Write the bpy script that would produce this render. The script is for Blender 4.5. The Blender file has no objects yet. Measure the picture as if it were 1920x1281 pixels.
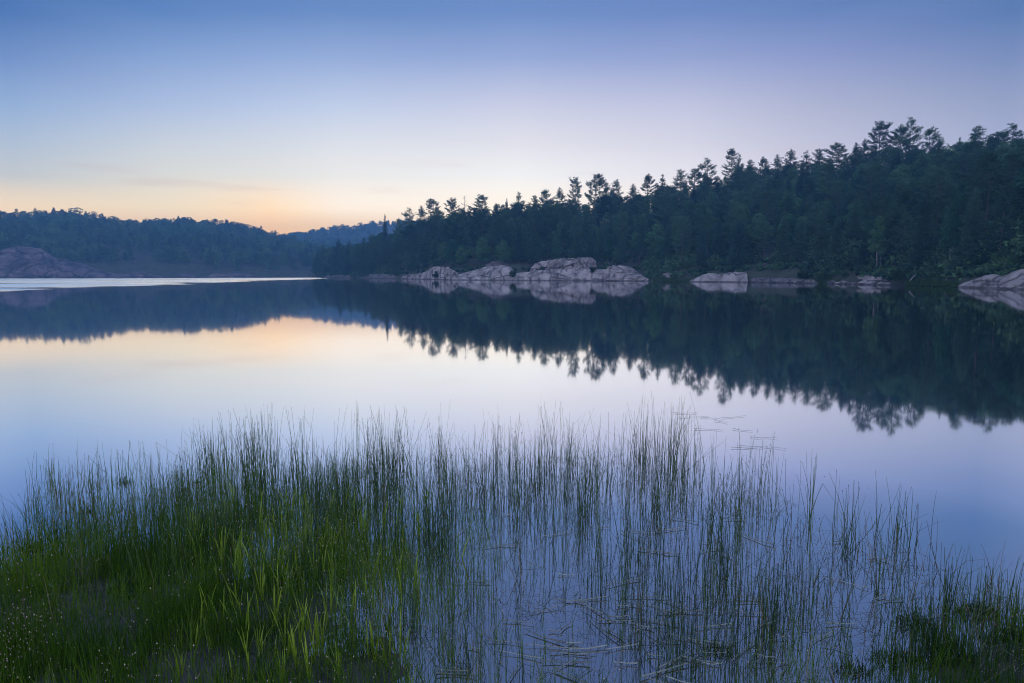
import bpy, math, random
import numpy as np
from mathutils import Vector, Matrix, Euler

SC = bpy.context.scene
COL = SC.collection
R = math.radians
random.seed(7)
RNG = np.random.default_rng(7)

# ------------------------------------------------------------------ camera
FPX, CX, CY, HORIZON, EYE = 1173.0, 960.0, 640.5, 515.0, 1.65
PITCH = math.atan((CY - HORIZON) / FPX)
cam_data = bpy.data.cameras.new('camera')
cam = bpy.data.objects.new('camera', cam_data)
COL.objects.link(cam)
cam.location = (0, 0, EYE)
cam.rotation_euler = (math.pi / 2 - PITCH, 0, 0)
cam_data.sensor_width = 36.0
cam_data.lens = 36.0 * FPX / 1920.0
cam_data.clip_start = 0.05
cam_data.clip_end = 6000
SC.camera = cam

# ------------------------------------------------------------------ exposure / render
SC.view_settings.view_transform = 'Standard'
SC.view_settings.look = 'None'
SC.view_settings.exposure = 0.0
SC.view_settings.gamma = 1.0
SC.render.engine = 'CYCLES'
SC.cycles.use_denoising = True
SC.cycles.max_bounces = 6
SC.cycles.diffuse_bounces = 2
SC.cycles.glossy_bounces = 3
SC.cycles.transmission_bounces = 2
SC.cycles.volume_bounces = 0
SC.cycles.use_adaptive_sampling = True
SC.cycles.adaptive_threshold = 0.01
SC.cycles.filter_width = 1.0


def lin(r, g, b):
    f = lambda c: (c / 255) / 12.92 if c / 255 <= 0.04045 else ((c / 255 + 0.055) / 1.055) ** 2.4
    return (f(r), f(g), f(b), 1.0)


# ------------------------------------------------------------------ world: dusk sky by direction
def build_world():
    w = bpy.data.worlds.new('World')
    SC.world = w
    w.use_nodes = True
    nt = w.node_tree
    nt.nodes.clear()
    N = nt.nodes.new
    L = nt.links.new

    def math_node(op, a=None, b=None, clamp=False):
        n = N('ShaderNodeMath'); n.operation = op; n.use_clamp = clamp
        for i, v in enumerate((a, b)):
            if v is None: continue
            if isinstance(v, (int, float)): n.inputs[i].default_value = v
            else: L(v, n.inputs[i])
        return n.outputs[0]

    tc = N('ShaderNodeTexCoord')
    sep = N('ShaderNodeSeparateXYZ')
    L(tc.outputs['Generated'], sep.inputs[0])
    z = math_node('MAXIMUM', sep.outputs[2], 0.0)
    elev = math_node('ARCSINE', math_node('MINIMUM', z, 0.99999))
    e = math_node('DIVIDE', elev, math.pi / 2)              # 0..1 for 0..90 degrees
    az = math_node('ARCTAN2', sep.outputs[0], sep.outputs[1])     # 0 ahead, + to the right

    def ramp(stops, fac):
        r = N('ShaderNodeValToRGB')
        cr = r.color_ramp
        cr.interpolation = 'LINEAR'
        for i, (deg, col) in enumerate(stops):
            el = cr.elements[i] if i < 2 else cr.elements.new(deg / 90)
            el.position = deg / 90
            el.color = (*[c / SKY_MAX for c in col], 1)
        L(fac, r.inputs[0])
        return r.outputs[0]

    def remap(v, a, b):
        n = N('ShaderNodeMapRange'); n.interpolation_type = 'SMOOTHSTEP'
        n.inputs[1].default_value = a; n.inputs[2].default_value = b
        L(v, n.inputs[0])
        return n.outputs[0]

    def mix(f, a, b, smooth=None):
        n = N('ShaderNodeMix'); n.data_type = 'RGBA'
        L(f, n.inputs[0]); L(a, n.inputs[6]); L(b, n.inputs[7])
        return n.outputs[2]

    cols = []
    for ci, px in enumerate(SKY_PX):
        stops = []
        for ri, py in enumerate(SKY_PY):
            d = ray(px, py)
            stops.append((math.degrees(math.asin(d[2] / np.linalg.norm(d))), SKY_TAB[ci][ri]))
        stops = sorted(stops)
        top = stops[-1][1]
        stops = [(0.0, stops[0][1])] + stops + [(e_, tuple(k * t + (1 - k) * c_ for t, c_ in zip(top, z_))) for e_, k, z_ in
                 ((30, .2, SKY_HIGH), (42, 0, SKY_HIGH), (60, 0, SKY_ZENITH), (90, 0, SKY_ZENITH))]
        d = ray(px, 300)
        cols.append((math.atan2(d[0], d[1]), ramp(stops, e)))
    back = ramp([(d_, tuple(SKY_BACK_GAIN * c_ for c_ in lin(*c)[:3])) for d_, c in SKY_BACK] , e)
    cols = [(R(-120), back)] + cols + [(R(120), back)]
    col = cols[0][1]
    for (a0, _), (a1, c1) in zip(cols, cols[1:]):
        n = N('ShaderNodeMapRange'); n.inputs[1].default_value = a0; n.inputs[2].default_value = a1
        L(az, n.inputs[0])
        col = mix(n.outputs[0], col, c1)
    # faint drawn-out wisps near the horizon
    mp = N('ShaderNodeMapping'); mp.inputs['Scale'].default_value = (2.2, 2.2, 26)
    mp.inputs['Rotation'].default_value = (R(7), R(5), 0)
    L(tc.outputs['Generated'], mp.inputs[0])
    nz = N('ShaderNodeTexNoise'); nz.inputs['Scale'].default_value = 2.4; nz.inputs['Detail'].default_value = 4
    L(mp.outputs[0], nz.inputs['Vector'])
    wisp = remap(nz.outputs[0], 0.55, 0.8)
    near = N('ShaderNodeMapRange'); near.interpolation_type = 'SMOOTHSTEP'
    near.inputs[1].default_value = R(14); near.inputs[2].default_value = R(3)
    L(elev, near.inputs[0])
    amt = math_node('MULTIPLY', math_node('MULTIPLY', wisp, near.outputs[0]), 0.35)
    wc = N('ShaderNodeRGB'); wc.outputs[0].default_value = (*[c / SKY_MAX * 1.1 for c in lin(225, 180, 165)[:3]], 1)
    col = mix(amt, col, wc.outputs[0])
    bg = N('ShaderNodeBackground'); bg.inputs['Strength'].default_value = SKY_MAX
    L(col, bg.inputs[0])
    out = N('ShaderNodeOutputWorld')
    L(bg.outputs[0], out.inputs[0])


SKY_MAX = 4.0
SKY_PX = [25, 315, 500, 640, 970, 1290, 1515, 1880]
SKY_PY = [20, 110, 200, 270, 330, 390, 430]
SKY_TAB = [[(0.0794, 0.1855, 0.4519), (0.203, 0.3198, 0.6003), (0.3886, 0.5341, 0.7588), (0.619, 0.7005, 0.7615), (0.8861, 0.8616, 0.7121), (1.8897, 1.3414, 0.5997), (2.1574, 1.2371, 0.391)], [(0.1194, 0.2414, 0.5273), (0.296, 0.4268, 0.7061), (0.5339, 0.6396, 0.838), (0.8182, 0.8475, 0.8372), (1.0982, 1.039, 0.8194), (1.7021, 1.3084, 0.659), (1.9223, 1.0909, 0.3157)], [(0.1437, 0.2685, 0.5625), (0.3388, 0.4646, 0.742), (0.6132, 0.704, 0.8927), (0.8934, 0.9127, 0.8984), (1.1666, 1.0965, 0.9015), (1.9806, 1.3443, 0.5885), (2.0346, 1.1244, 0.2576)], [(0.1587, 0.2828, 0.5729), (0.362, 0.4784, 0.7517), (0.6755, 0.7557, 0.9173), (0.9802, 0.9781, 0.9565), (1.2692, 1.1888, 1.0127), (1.8908, 1.5383, 1.0355), (1.96, 1.2203, 0.4198)], [(0.1744, 0.2888, 0.5851), (0.3699, 0.4605, 0.7347), (0.7516, 0.7515, 0.8813), (1.0239, 0.989, 0.9712), (1.3353, 1.2758, 1.1382), (1.8737, 1.598, 1.1217), (1.9252, 1.5383, 0.9633)], [(0.1738, 0.2686, 0.5635), (0.3604, 0.4237, 0.6853), (0.6828, 0.6783, 0.8279), (0.9097, 0.8729, 0.919), (1.1894, 1.1031, 1.0544), (1.7079, 1.4511, 1.0998), (1.7897, 1.4227, 0.9633)], [(0.1519, 0.246, 0.5151), (0.3234, 0.3725, 0.6365), (0.5516, 0.5588, 0.7061), (0.7454, 0.7165, 0.8063), (0.9783, 0.8855, 0.9072), (1.4317, 1.1819, 0.9333), (1.5206, 1.1819, 0.8654)], [(0.113, 0.2049, 0.4387), (0.2375, 0.3039, 0.5206), (0.4026, 0.4391, 0.6011), (0.5269, 0.5494, 0.6944), (0.6758, 0.662, 0.79), (1.0092, 0.9222, 0.8654), (1.0696, 0.9443, 0.8654)]]
SKY_HIGH = (0.115, 0.175, 0.40)
SKY_ZENITH = (0.52, 0.64, 1.02)
SKY_BACK_GAIN = 2.7
SKY_BACK = [(0, (140, 140, 170)), (6, (172, 168, 188)), (14, (182, 180, 198)), (24, (168, 174, 200)),
            (38, (135, 152, 192)), (60, (115, 135, 182)), (90, (115, 135, 182))]
# ------------------------------------------------------------------ pixel <-> place
SP, CP = math.sin(PITCH), math.cos(PITCH)


def ray(px, py):
    xc, yc = (px - CX) / FPX, (CY - py) / FPX
    return np.array((xc, CP + yc * SP, -SP + yc * CP))



build_world()

def at(px, py, D):
    d = ray(px, py)
    return np.array((0, 0, EYE)) + d * (D / math.hypot(d[0], d[1]))


def px_of(x, y, z=EYE):
    """pixel column and row of a place (arrays)"""
    dz = z - EYE
    f = y * CP - dz * SP
    u = y * SP + dz * CP
    return CX + FPX * x / f, CY - FPX * u / f


def interp(pts):
    xs = np.array([p[0] for p in pts], float); ys = np.array([p[1] for p in pts], float)
    return lambda v: np.interp(v, xs, ys)


# ------------------------------------------------------------------ noise
def _hash(ix, iy, iz, seed):
    h = (ix.astype(np.int64) * 374761393 + iy.astype(np.int64) * 668265263 + iz.astype(np.int64) * 2147483647 + seed * 974711) & 0x7fffffff
    h = ((h ^ (h >> 13)) * 1274126177) & 0x7fffffff
    h = h ^ (h >> 16)
    return (h & 0xffff) / 65535.0


def vnoise(x, y, z=0.0, seed=0):
    x, y, z = np.broadcast_arrays(np.asarray(x, float), np.asarray(y, float), np.asarray(z, float))
    ix, iy, iz = np.floor(x), np.floor(y), np.floor(z)
    fx, fy, fz = x - ix, y - iy, z - iz
    fx, fy, fz = (f * f * (3 - 2 * f) for f in (fx, fy, fz))
    r = 0
    for a in (0, 1):
        for b in (0, 1):
            for c in (0, 1):
                w = (fx if a else 1 - fx) * (fy if b else 1 - fy) * (fz if c else 1 - fz)
                r = r + w * _hash(ix + a, iy + b, iz + c, seed)
    return r


def fbm(x, y, z=0.0, seed=0, oct=4, gain=0.5):
    r, a, t, s = 0, 1.0, 0, 1.0
    for o in range(oct):
        r = r + a * vnoise(np.asarray(x) * s, np.asarray(y) * s, np.asarray(z) * s, seed + o * 17); t += a
        a *= gain; s *= 2.03
    return r / t


def cells(x, y, z, seed):
    """random value of the nearest cell and distance to the cell border"""
    ix, iy, iz = np.floor(x), np.floor(y), np.floor(z)
    d1 = np.full(x.shape, 9.0); d2 = np.full(x.shape, 9.0); val = np.zeros(x.shape)
    for a in (-1, 0, 1):
        for b in (-1, 0, 1):
            for c in (-1, 0, 1):
                cx_, cy_, cz_ = ix + a, iy + b, iz + c
                d = np.sqrt((cx_ + _hash(cx_, cy_, cz_, seed) - x) ** 2 + (cy_ + _hash(cx_, cy_, cz_, seed + 1) - y) ** 2 + (cz_ + _hash(cx_, cy_, cz_, seed + 2) - z) ** 2)
                v = _hash(cx_, cy_, cz_, seed + 3)
                near = d < d1
                d2 = np.where(near, d1, np.minimum(d2, d)); val = np.where(near, v, val); d1 = np.where(near, d, d1)
    return val, d2 - d1


# ------------------------------------------------------------------ mesh helpers
def mesh_np(name, V, F, mat=None, smooth=False, tint=None):
    """V (n,3), F (m,3) or (m,4) or a list of both kinds"""
    Fs = F if isinstance(F, list) and isinstance(F[0], np.ndarray) else [F]
    Fs = [np.asarray(f, np.int32) for f in Fs if len(f)]
    me = bpy.data.meshes.new(name)
    V = np.asarray(V, np.float32)
    me.vertices.add(len(V)); me.vertices.foreach_set('co', V.ravel())
    loops = np.concatenate([f.ravel() for f in Fs])
    counts = np.concatenate([np.full(len(f), f.shape[1], np.int32) for f in Fs])
    starts = np.concatenate(([0], np.cumsum(counts)[:-1])).astype(np.int32)
    me.loops.add(len(loops)); me.loops.foreach_set('vertex_index', loops)
    me.polygons.add(len(counts)); me.polygons.foreach_set('loop_start', starts)
    me.polygons.foreach_set('loop_total', counts)
    me.polygons.foreach_set('use_smooth', np.full(len(counts), smooth))
    if tint is not None:
        a = me.attributes.new('tint', 'FLOAT', 'POINT')
        a.data.foreach_set('value', np.asarray(tint, np.float32))
    me.update(calc_edges=True)
    if mat: me.materials.append(mat)
    return me


def link(name, me, parent=None):
    o = bpy.data.objects.new(name, me)
    COL.objects.link(o)
    if parent: o.parent = parent
    return o


def tag(o, label=None, cat=None, group=None, kind=None):
    if label: o['label'] = label
    if cat: o['category'] = cat
    if group: o['group'] = group
    if kind: o['kind'] = kind
    return o


class Geo:
    def __init__(s): s.V, s.T, s.Q, s.n = [], [], [], 0

    def add(s, V, T=None, Q=None):
        V = np.asarray(V, float)
        if T is not None: s.T.append(np.asarray(T) + s.n)
        if Q is not None: s.Q.append(np.asarray(Q) + s.n)
        s.V.append(V); s.n += len(V)

    def tube(s, P, rad, sides=6, cap=True):
        P = np.asarray(P, float); k = len(P); rad = np.broadcast_to(rad, (k,))
        d = np.gradient(P, axis=0); d /= np.linalg.norm(d, axis=1)[:, None] + 1e-9
        ref = np.array((0.31, 0.95, 0.05)) if abs(d[0, 2]) > 0.6 else np.array((0, 0, 1.0))
        a = np.cross(d, ref); a /= np.linalg.norm(a, axis=1)[:, None] + 1e-9
        b = np.cross(d, a)
        th = np.arange(sides) * 2 * math.pi / sides
        V = P[:, None] + rad[:, None, None] * (np.cos(th)[None, :, None] * a[:, None] + np.sin(th)[None, :, None] * b[:, None])
        i = np.arange(k - 1)[:, None] * sides; j = np.arange(sides)[None]; j2 = (j + 1) % sides
        Q = np.stack((i + j, i + j2, i + sides + j2, i + sides + j), -1).reshape(-1, 4)
        s.add(V.reshape(-1, 3), Q=Q)
        if cap:
            e = P[-1] + d[-1] * rad[-1]
            base = s.n - sides
            s.V.append(e[None]); s.n += 1
            s.T.append(np.stack((base + np.arange(sides), base + (np.arange(sides) + 1) % sides, np.full(sides, s.n - 1)), -1))

    def arrays(s):
        F = []
        if s.T: F.append(np.concatenate(s.T))
        if s.Q: F.append(np.concatenate(s.Q))
        return np.concatenate(s.V), F

    def mesh(s, name, mat, smooth=False):
        V, F = s.arrays()
        return mesh_np(name, V, F, mat, smooth)


# ------------------------------------------------------------------ materials
def new_mat(name):
    m = bpy.data.materials.new(name); m.use_nodes = True
    nt = m.node_tree; nt.nodes.clear()
    out = nt.nodes.new('ShaderNodeOutputMaterial')
    return m, nt, nt.nodes.new, nt.links.new, out


def leaf_mat(name, a, b, source='object', trans=0.25, scale=0.0, hue=None, spec=0.0):
    """foliage: colour between a and b by object / tint attribute, with a slow variation in place"""
    m, nt, N, L, out = new_mat(name)
    mx = N('ShaderNodeMix'); mx.data_type = 'RGBA'
    mx.inputs[6].default_value = (*a, 1); mx.inputs[7].default_value = (*b, 1)
    if source == 'object':
        oi = N('ShaderNodeObjectInfo'); f = oi.outputs['Random']
    else:
        at_ = N('ShaderNodeAttribute'); at_.attribute_name = 'tint'; f = at_.outputs['Fac']
    if scale:
        g = N('ShaderNodeNewGeometry'); nz = N('ShaderNodeTexNoise')
        nz.inputs['Scale'].default_value = scale; nz.inputs['Detail'].default_value = 2
        L(g.outputs['Position'], nz.inputs['Vector'])
        ad = N('ShaderNodeMath'); ad.operation = 'MULTIPLY_ADD'; ad.use_clamp = True
        L(nz.outputs[0], ad.inputs[0]); ad.inputs[1].default_value = 1.6
        sb = N('ShaderNodeMath'); sb.operation = 'SUBTRACT'; L(f, sb.inputs[0]); sb.inputs[1].default_value = 0.8
        L(sb.outputs[0], ad.inputs[2]); f = ad.outputs[0]
    L(f, mx.inputs[0])
    df = N('ShaderNodeBsdfDiffuse'); L(mx.outputs[2], df.inputs[0])
    sh = df.outputs[0]
    if trans:
        tr = N('ShaderNodeBsdfTranslucent'); L(mx.outputs[2], tr.inputs[0])
        ms = N('ShaderNodeMixShader'); ms.inputs[0].default_value = trans
        L(sh, ms.inputs[1]); L(tr.outputs[0], ms.inputs[2]); sh = ms.outputs[0]
    if spec:
        gl = N('ShaderNodeBsdfGlossy'); gl.inputs['Roughness'].default_value = 0.4
        ms = N('ShaderNodeMixShader'); ms.inputs[0].default_value = spec
        L(sh, ms.inputs[1]); L(gl.outputs[0], ms.inputs[2]); sh = ms.outputs[0]
    L(sh, out.inputs[0])
    return m


def bark_mat(name, a, b, scale=3.0):
    m, nt, N, L, out = new_mat(name)
    tc = N('ShaderNodeTexCoord'); mp = N('ShaderNodeMapping'); mp.inputs['Scale'].default_value = (1, 1, 0.25)
    L(tc.outputs['Object'], mp.inputs[0])
    nz = N('ShaderNodeTexNoise'); nz.inputs['Scale'].default_value = scale; nz.inputs['Detail'].default_value = 5
    L(mp.outputs[0], nz.inputs['Vector'])
    r = N('ShaderNodeValToRGB'); r.color_ramp.elements[0].color = (*a, 1); r.color_ramp.elements[1].color = (*b, 1)
    r.color_ramp.elements[0].position = 0.35; r.color_ramp.elements[1].position = 0.65
    L(nz.outputs[0], r.inputs[0])
    p = N('ShaderNodeBsdfPrincipled'); p.inputs['Roughness'].default_value = 0.9
    L(r.outputs[0], p.inputs['Base Color'])
    bp = N('ShaderNodeBump'); bp.inputs['Strength'].default_value = 0.5; bp.inputs['Distance'].default_value = 0.05
    L(nz.outputs[0], bp.inputs['Height']); L(bp.outputs[0], p.inputs['Normal'])
    L(p.outputs[0], out.inputs[0])
    return m


def granite_mat(name, pale, mid, dark, size=1.0):
    """pink-grey granite: mottling, joints, dark seep streaks, lichen; size in metres per feature"""
    m, nt, N, L, out = new_mat(name)
    g = N('ShaderNodeNewGeometry')
    P = g.outputs['Position']

    def noise(scale, detail=6, stretch=None, rough=0.6):
        src = P
        if stretch:
            mp = N('ShaderNodeMapping'); mp.inputs['Scale'].default_value = stretch; L(P, mp.inputs[0]); src = mp.outputs[0]
        n = N('ShaderNodeTexNoise'); n.inputs['Scale'].default_value = scale / size
        n.inputs['Detail'].default_value = detail; n.inputs['Roughness'].default_value = rough
        L(src, n.inputs['Vector'])
        return n.outputs[0]

    def ramp(f, p0, c0, p1, c1):
        r = N('ShaderNodeValToRGB')
        r.color_ramp.elements[0].position = p0; r.color_ramp.elements[0].color = (*c0, 1)
        r.color_ramp.elements[1].position = p1; r.color_ramp.elements[1].color = (*c1, 1)
        L(f, r.inputs[0]); return r.outputs[0]

    def mixc(f, a, b, mode='MIX'):
        n = N('ShaderNodeMix'); n.data_type = 'RGBA'; n.blend_type = mode
        L(f, n.inputs[0]) if not isinstance(f, float) else setattr(n.inputs[0], 'default_value', f)
        L(a, n.inputs[6])
        if isinstance(b, tuple): n.inputs[7].default_value = (*b, 1)
        else: L(b, n.inputs[7])
        return n.outputs[2]

    base = ramp(noise(0.55, 7), 0.38, mid, 0.62, pale)
    st = ramp(noise(.8, 6, (1, 1, 0.4)), 0.54, (0, 0, 0), 0.66, (.8, .8, .8))
    base = mixc(st, base, dark)
    lich = ramp(noise(2.2, 6, None, 0.75), 0.56, (0, 0, 0), 0.66, (0.7, 0.7, 0.7))
    base = mixc(lich, base, tuple(0.45 * c for c in mid))
    # joints
    mp = N('ShaderNodeMapping'); mp.inputs['Scale'].default_value = (0.6, 0.6, 1.3); mp.inputs['Rotation'].default_value = (0.2, 0.15, 0.5)
    wv = N('ShaderNodeTexNoise'); wv.inputs['Scale'].default_value = 0.5 / size; L(P, wv.inputs['Vector'])
    av = N('ShaderNodeVectorMath'); av.operation = 'MULTIPLY_ADD'; av.inputs[1].default_value = (1.5 * size,) * 3
    L(wv.outputs['Color'], av.inputs[0]); L(P, av.inputs[2]); L(av.outputs[0], mp.inputs[0])
    vo = N('ShaderNodeTexVoronoi'); vo.feature = 'DISTANCE_TO_EDGE'; vo.inputs['Scale'].default_value = 0.5 / size
    L(mp.outputs[0], vo.inputs['Vector'])
    jt = ramp(vo.outputs['Distance'], 0.015, (.85, .85, .85), 0.08, (0, 0, 0))
    jm = N('ShaderNodeMath'); jm.operation = 'MULTIPLY'; L(jt, jm.inputs[0]); L(ramp(noise(.35, 3), .38, (0, 0, 0), .52, (1, 1, 1)), jm.inputs[1]); jt = jm.outputs[0]
    base = mixc(jt, base, tuple(0.3 * c for c in mid))
    sp_ = N('ShaderNodeSeparateXYZ'); L(P, sp_.inputs[0])
    wz = N('ShaderNodeMath'); wz.operation = 'MULTIPLY_ADD'; L(noise(1.2, 3), wz.inputs[0]); wz.inputs[1].default_value = -.25; L(sp_.outputs[2], wz.inputs[2])
    base = mixc(ramp(wz.outputs[0], .06, (.75, .75, .75), .14, (0, 0, 0)), base, tuple(.25 * c for c in mid))
    p = N('ShaderNodeBsdfPrincipled'); p.inputs['Roughness'].default_value = 0.85
    L(base, p.inputs['Base Color'])
    ad = N('ShaderNodeMath'); ad.operation = 'ADD'
    L(noise(1.6, 8, None, 0.65), ad.inputs[0])
    mn = N('ShaderNodeMath'); mn.operation = 'MINIMUM'; L(vo.outputs['Distance'], mn.inputs[0]); mn.inputs[1].default_value = 0.12
    ml = N('ShaderNodeMath'); ml.operation = 'MULTIPLY'; L(mn.outputs[0], ml.inputs[0]); ml.inputs[1].default_value = 4.0
    L(ml.outputs[0], ad.inputs[1])
    bp = N('ShaderNodeBump'); bp.inputs['Strength'].default_value = 0.9; bp.inputs['Distance'].default_value = 0.5 * size
    L(ad.outputs[0], bp.inputs['Height']); L(bp.outputs[0], p.inputs['Normal'])
    L(p.outputs[0], out.inputs[0])
    return m


def soil_mat(name, a, b, scale, rough=0.9, bump=0.3):
    m, nt, N, L, out = new_mat(name)
    g = N('ShaderNodeNewGeometry')
    nz = N('ShaderNodeTexNoise'); nz.inputs['Scale'].default_value = scale; nz.inputs['Detail'].default_value = 7
    L(g.outputs['Position'], nz.inputs['Vector'])
    r = N('ShaderNodeValToRGB'); r.color_ramp.elements[0].color = (*a, 1); r.color_ramp.elements[1].color = (*b, 1)
    r.color_ramp.elements[0].position = 0.35; r.color_ramp.elements[1].position = 0.65
    L(nz.outputs[0], r.inputs[0])
    p = N('ShaderNodeBsdfPrincipled'); p.inputs['Roughness'].default_value = rough
    L(r.outputs[0], p.inputs['Base Color'])
    bp = N('ShaderNodeBump'); bp.inputs['Strength'].default_value = bump; bp.inputs['Distance'].default_value = 0.3 / scale
    L(nz.outputs[0], bp.inputs['Height']); L(bp.outputs[0], p.inputs['Normal'])
    L(p.outputs[0], out.inputs[0])
    return m


def water_mat(name, rough):
    m, nt, N, L, out = new_mat(name)
    g = N('ShaderNodeNewGeometry')
    sep = N('ShaderNodeSeparateXYZ'); L(g.outputs['Position'], sep.inputs[0])

    def mth(op, a, b=None, c=None, clamp=False):
        n = N('ShaderNodeMath'); n.operation = op; n.use_clamp = clamp
        for i, v in enumerate((a, b, c)):
            if v is None: continue
            if isinstance(v, (int, float)): n.inputs[i].default_value = v
            else: L(v, n.inputs[i])
        return n.outputs[0]

    def sstep(v, a, b):
        n = N('ShaderNodeMapRange'); n.interpolation_type = 'SMOOTHSTEP'
        n.inputs[1].default_value = a; n.inputs[2].default_value = b; L(v, n.inputs[0]); return n.outputs[0]

    gl = N('ShaderNodeBsdfGlossy'); gl.distribution = 'MULTI_GGX'
    gl.inputs['Color'].default_value = (0.99, 0.99, 1.0, 1); gl.inputs['Roughness'].default_value = rough
    df = N('ShaderNodeBsdfDiffuse'); df.inputs[0].default_value = (0.012, 0.011, 0.010, 1)
    fr = N('ShaderNodeFresnel'); fr.inputs[0].default_value = 1.33
    fac = mth('MINIMUM', mth('MULTIPLY_ADD', fr.outputs[0], 2.9, 0.42), 0.975)
    ms = N('ShaderNodeMixShader'); L(fac, ms.inputs[0]); L(df.outputs[0], ms.inputs[1]); L(gl.outputs[0], ms.inputs[2])
    L(ms.outputs[0], out.inputs[0])
    return m


WATER_ROUGH = 0.036
M = dict(
    water=water_mat('lake water', WATER_ROUGH),
    ripple=water_mat('rippled water', 0.08),
    floor=soil_mat('forest floor', (0.018, 0.02, 0.012), (0.04, 0.05, 0.025), 0.25),
    mud=soil_mat('wet mud', (0.02, 0.022, 0.017), (0.05, 0.048, 0.038), 9.0, 0.6, 0.8),
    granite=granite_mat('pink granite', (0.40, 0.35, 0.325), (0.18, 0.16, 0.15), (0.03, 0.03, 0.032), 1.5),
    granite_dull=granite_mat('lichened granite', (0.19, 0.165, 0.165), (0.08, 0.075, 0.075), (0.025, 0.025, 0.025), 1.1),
    granite_far=granite_mat('far granite', (0.17, 0.125, 0.135), (0.05, 0.042, 0.048), (0.02, 0.018, 0.02), 3.6),
    pine=leaf_mat('pine needles', (0.026, 0.066, 0.048), (0.075, 0.150, 0.085), scale=0.25, trans=0.15),
    fir=leaf_mat('fir needles', (0.022, 0.056, 0.044), (0.058, 0.118, 0.072), scale=0.25, trans=0.1),
    broad=leaf_mat('broad leaves', (0.030, 0.095, 0.055), (0.095, 0.200, 0.090), scale=0.2, trans=0.3),
    brush=leaf_mat('shore brush leaves', (0.020, 0.045, 0.018), (0.045, 0.08, 0.03), 'object', scale=0.5, trans=0.2),
    wood=leaf_mat('far wood leaves', (0.020, 0.054, 0.040), (0.095, 0.185, 0.085), 'tint', trans=0.1),
    bark=bark_mat('grey brown bark', (0.035, 0.03, 0.028), (0.10, 0.085, 0.075)),
    birch=bark_mat('pale birch bark', (0.07, 0.068, 0.07), (0.24, 0.23, 0.22), 2.0),
    dead=bark_mat('weathered dead wood', (0.14, 0.12, 0.11), (0.32, 0.29, 0.27), 2.0),
    shoregrass=leaf_mat('shore grass', (0.03, 0.06, 0.02), (0.06, 0.11, 0.03), 'tint', trans=0.2),
    rush=leaf_mat('rush stems', (0.012, 0.044, 0.014), (0.105, 0.190, 0.050), 'tint', trans=0.1, spec=0.05),
    sedge=leaf_mat('sedge blades', (0.040, 0.105, 0.010), (0.155, 0.275, 0.026), 'tint', trans=0.3),
    blade=leaf_mat('bright grass blades', (0.20, 0.32, 0.02), (0.36, 0.48, 0.05), 'tint', trans=0.4, spec=0.03),
    tan=leaf_mat('withered rush stems', (0.07, 0.06, 0.035), (0.26, 0.22, 0.13), 'tint', trans=0.1),
    seed=leaf_mat('seed heads', (0.10, 0.06, 0.045), (0.55, 0.45, 0.36), 'tint', trans=0.0),
    straw=leaf_mat('dead rush straw', (0.03, 0.045, 0.03), (0.30, 0.32, 0.27), 'tint', trans=0.0, spec=0.12),
    tussock=leaf_mat('sodden sedge', (0.016, 0.034, 0.008), (0.06, 0.10, 0.022), 'tint', trans=0.1),
)

# ------------------------------------------------------------------ lie of the land
shoreD = interp([(300, 560), (560, 470), (588, 415), (660, 330), (750, 245), (850, 192), (960, 180), (1100, 170), (1210, 163),
                 (1300, 150), (1400, 143), (1530, 130), (1660, 115), (1750, 105), (1850, 95), (1920, 90), (2200, 74), (2600, 62)])
depthR = interp([(588, 14), (640, 24), (720, 55), (900, 70), (1200, 85), (1500, 95), (1700, 92), (1920, 92), (2600, 80)])
canopyR = interp([(588, 478), (600, 463), (640, 455), (690, 450), (720, 428), (760, 404), (820, 388), (900, 380), (970, 376), (1040, 368),
                  (1120, 364), (1200, 358), (1270, 338), (1330, 322), (1390, 310), (1470, 304), (1560, 292), (1640, 275), (1700, 268),
                  (1760, 264), (1830, 262), (1920, 254), (2200, 215), (2600, 190)])
TREE = interp([(588, 15), (640, 17), (720, 15), (800, 12.5), (1000, 11.5), (1500, 10), (1920, 9.5), (2600, 9.5)])


def ridge_z(px):
    out = []
    for p in np.atleast_1d(px):
        d = ray(p, float(canopyR(p))); D = float(shoreD(p) + depthR(p))
        out.append(max(0.6, EYE + d[2] * D / math.hypot(d[0], d[1]) - float(TREE(p))))
    return np.array(out)


_pp = np.linspace(580, 2600, 260)
_rz = np.convolve(np.pad(ridge_z(_pp), 4, 'edge'), np.ones(9) / 9, 'valid')
ridgeZ = lambda p: np.interp(p, _pp, _rz)


def horiz(px):
    d = ray(px, HORIZON); h = math.hypot(d[0], d[1])
    return d[0] / h, d[1] / h


def hill_z(px, D):
    t = (D - shoreD(px)) / depthR(px)
    base = np.where(t < 0, t * 6.0, np.where(t < 1, 0.5 * np.clip(t / .04, 0, 1) + (ridgeZ(px) - .5) * (np.clip(t, 0, 1) ** 0.92) * 1.0,
                                             ridgeZ(px) * (1 - 0.10 * (t - 1))))
    x = D * np.sin(np.arctan((px - CX) / FPX * CP)); y = D * np.cos(np.arctan((px - CX) / FPX * CP))
    bump = (fbm(x / 14, y / 14, seed=3) - .5) * 4.0 * np.clip(t * 3, 0, 1)
    return base + bump


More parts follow.
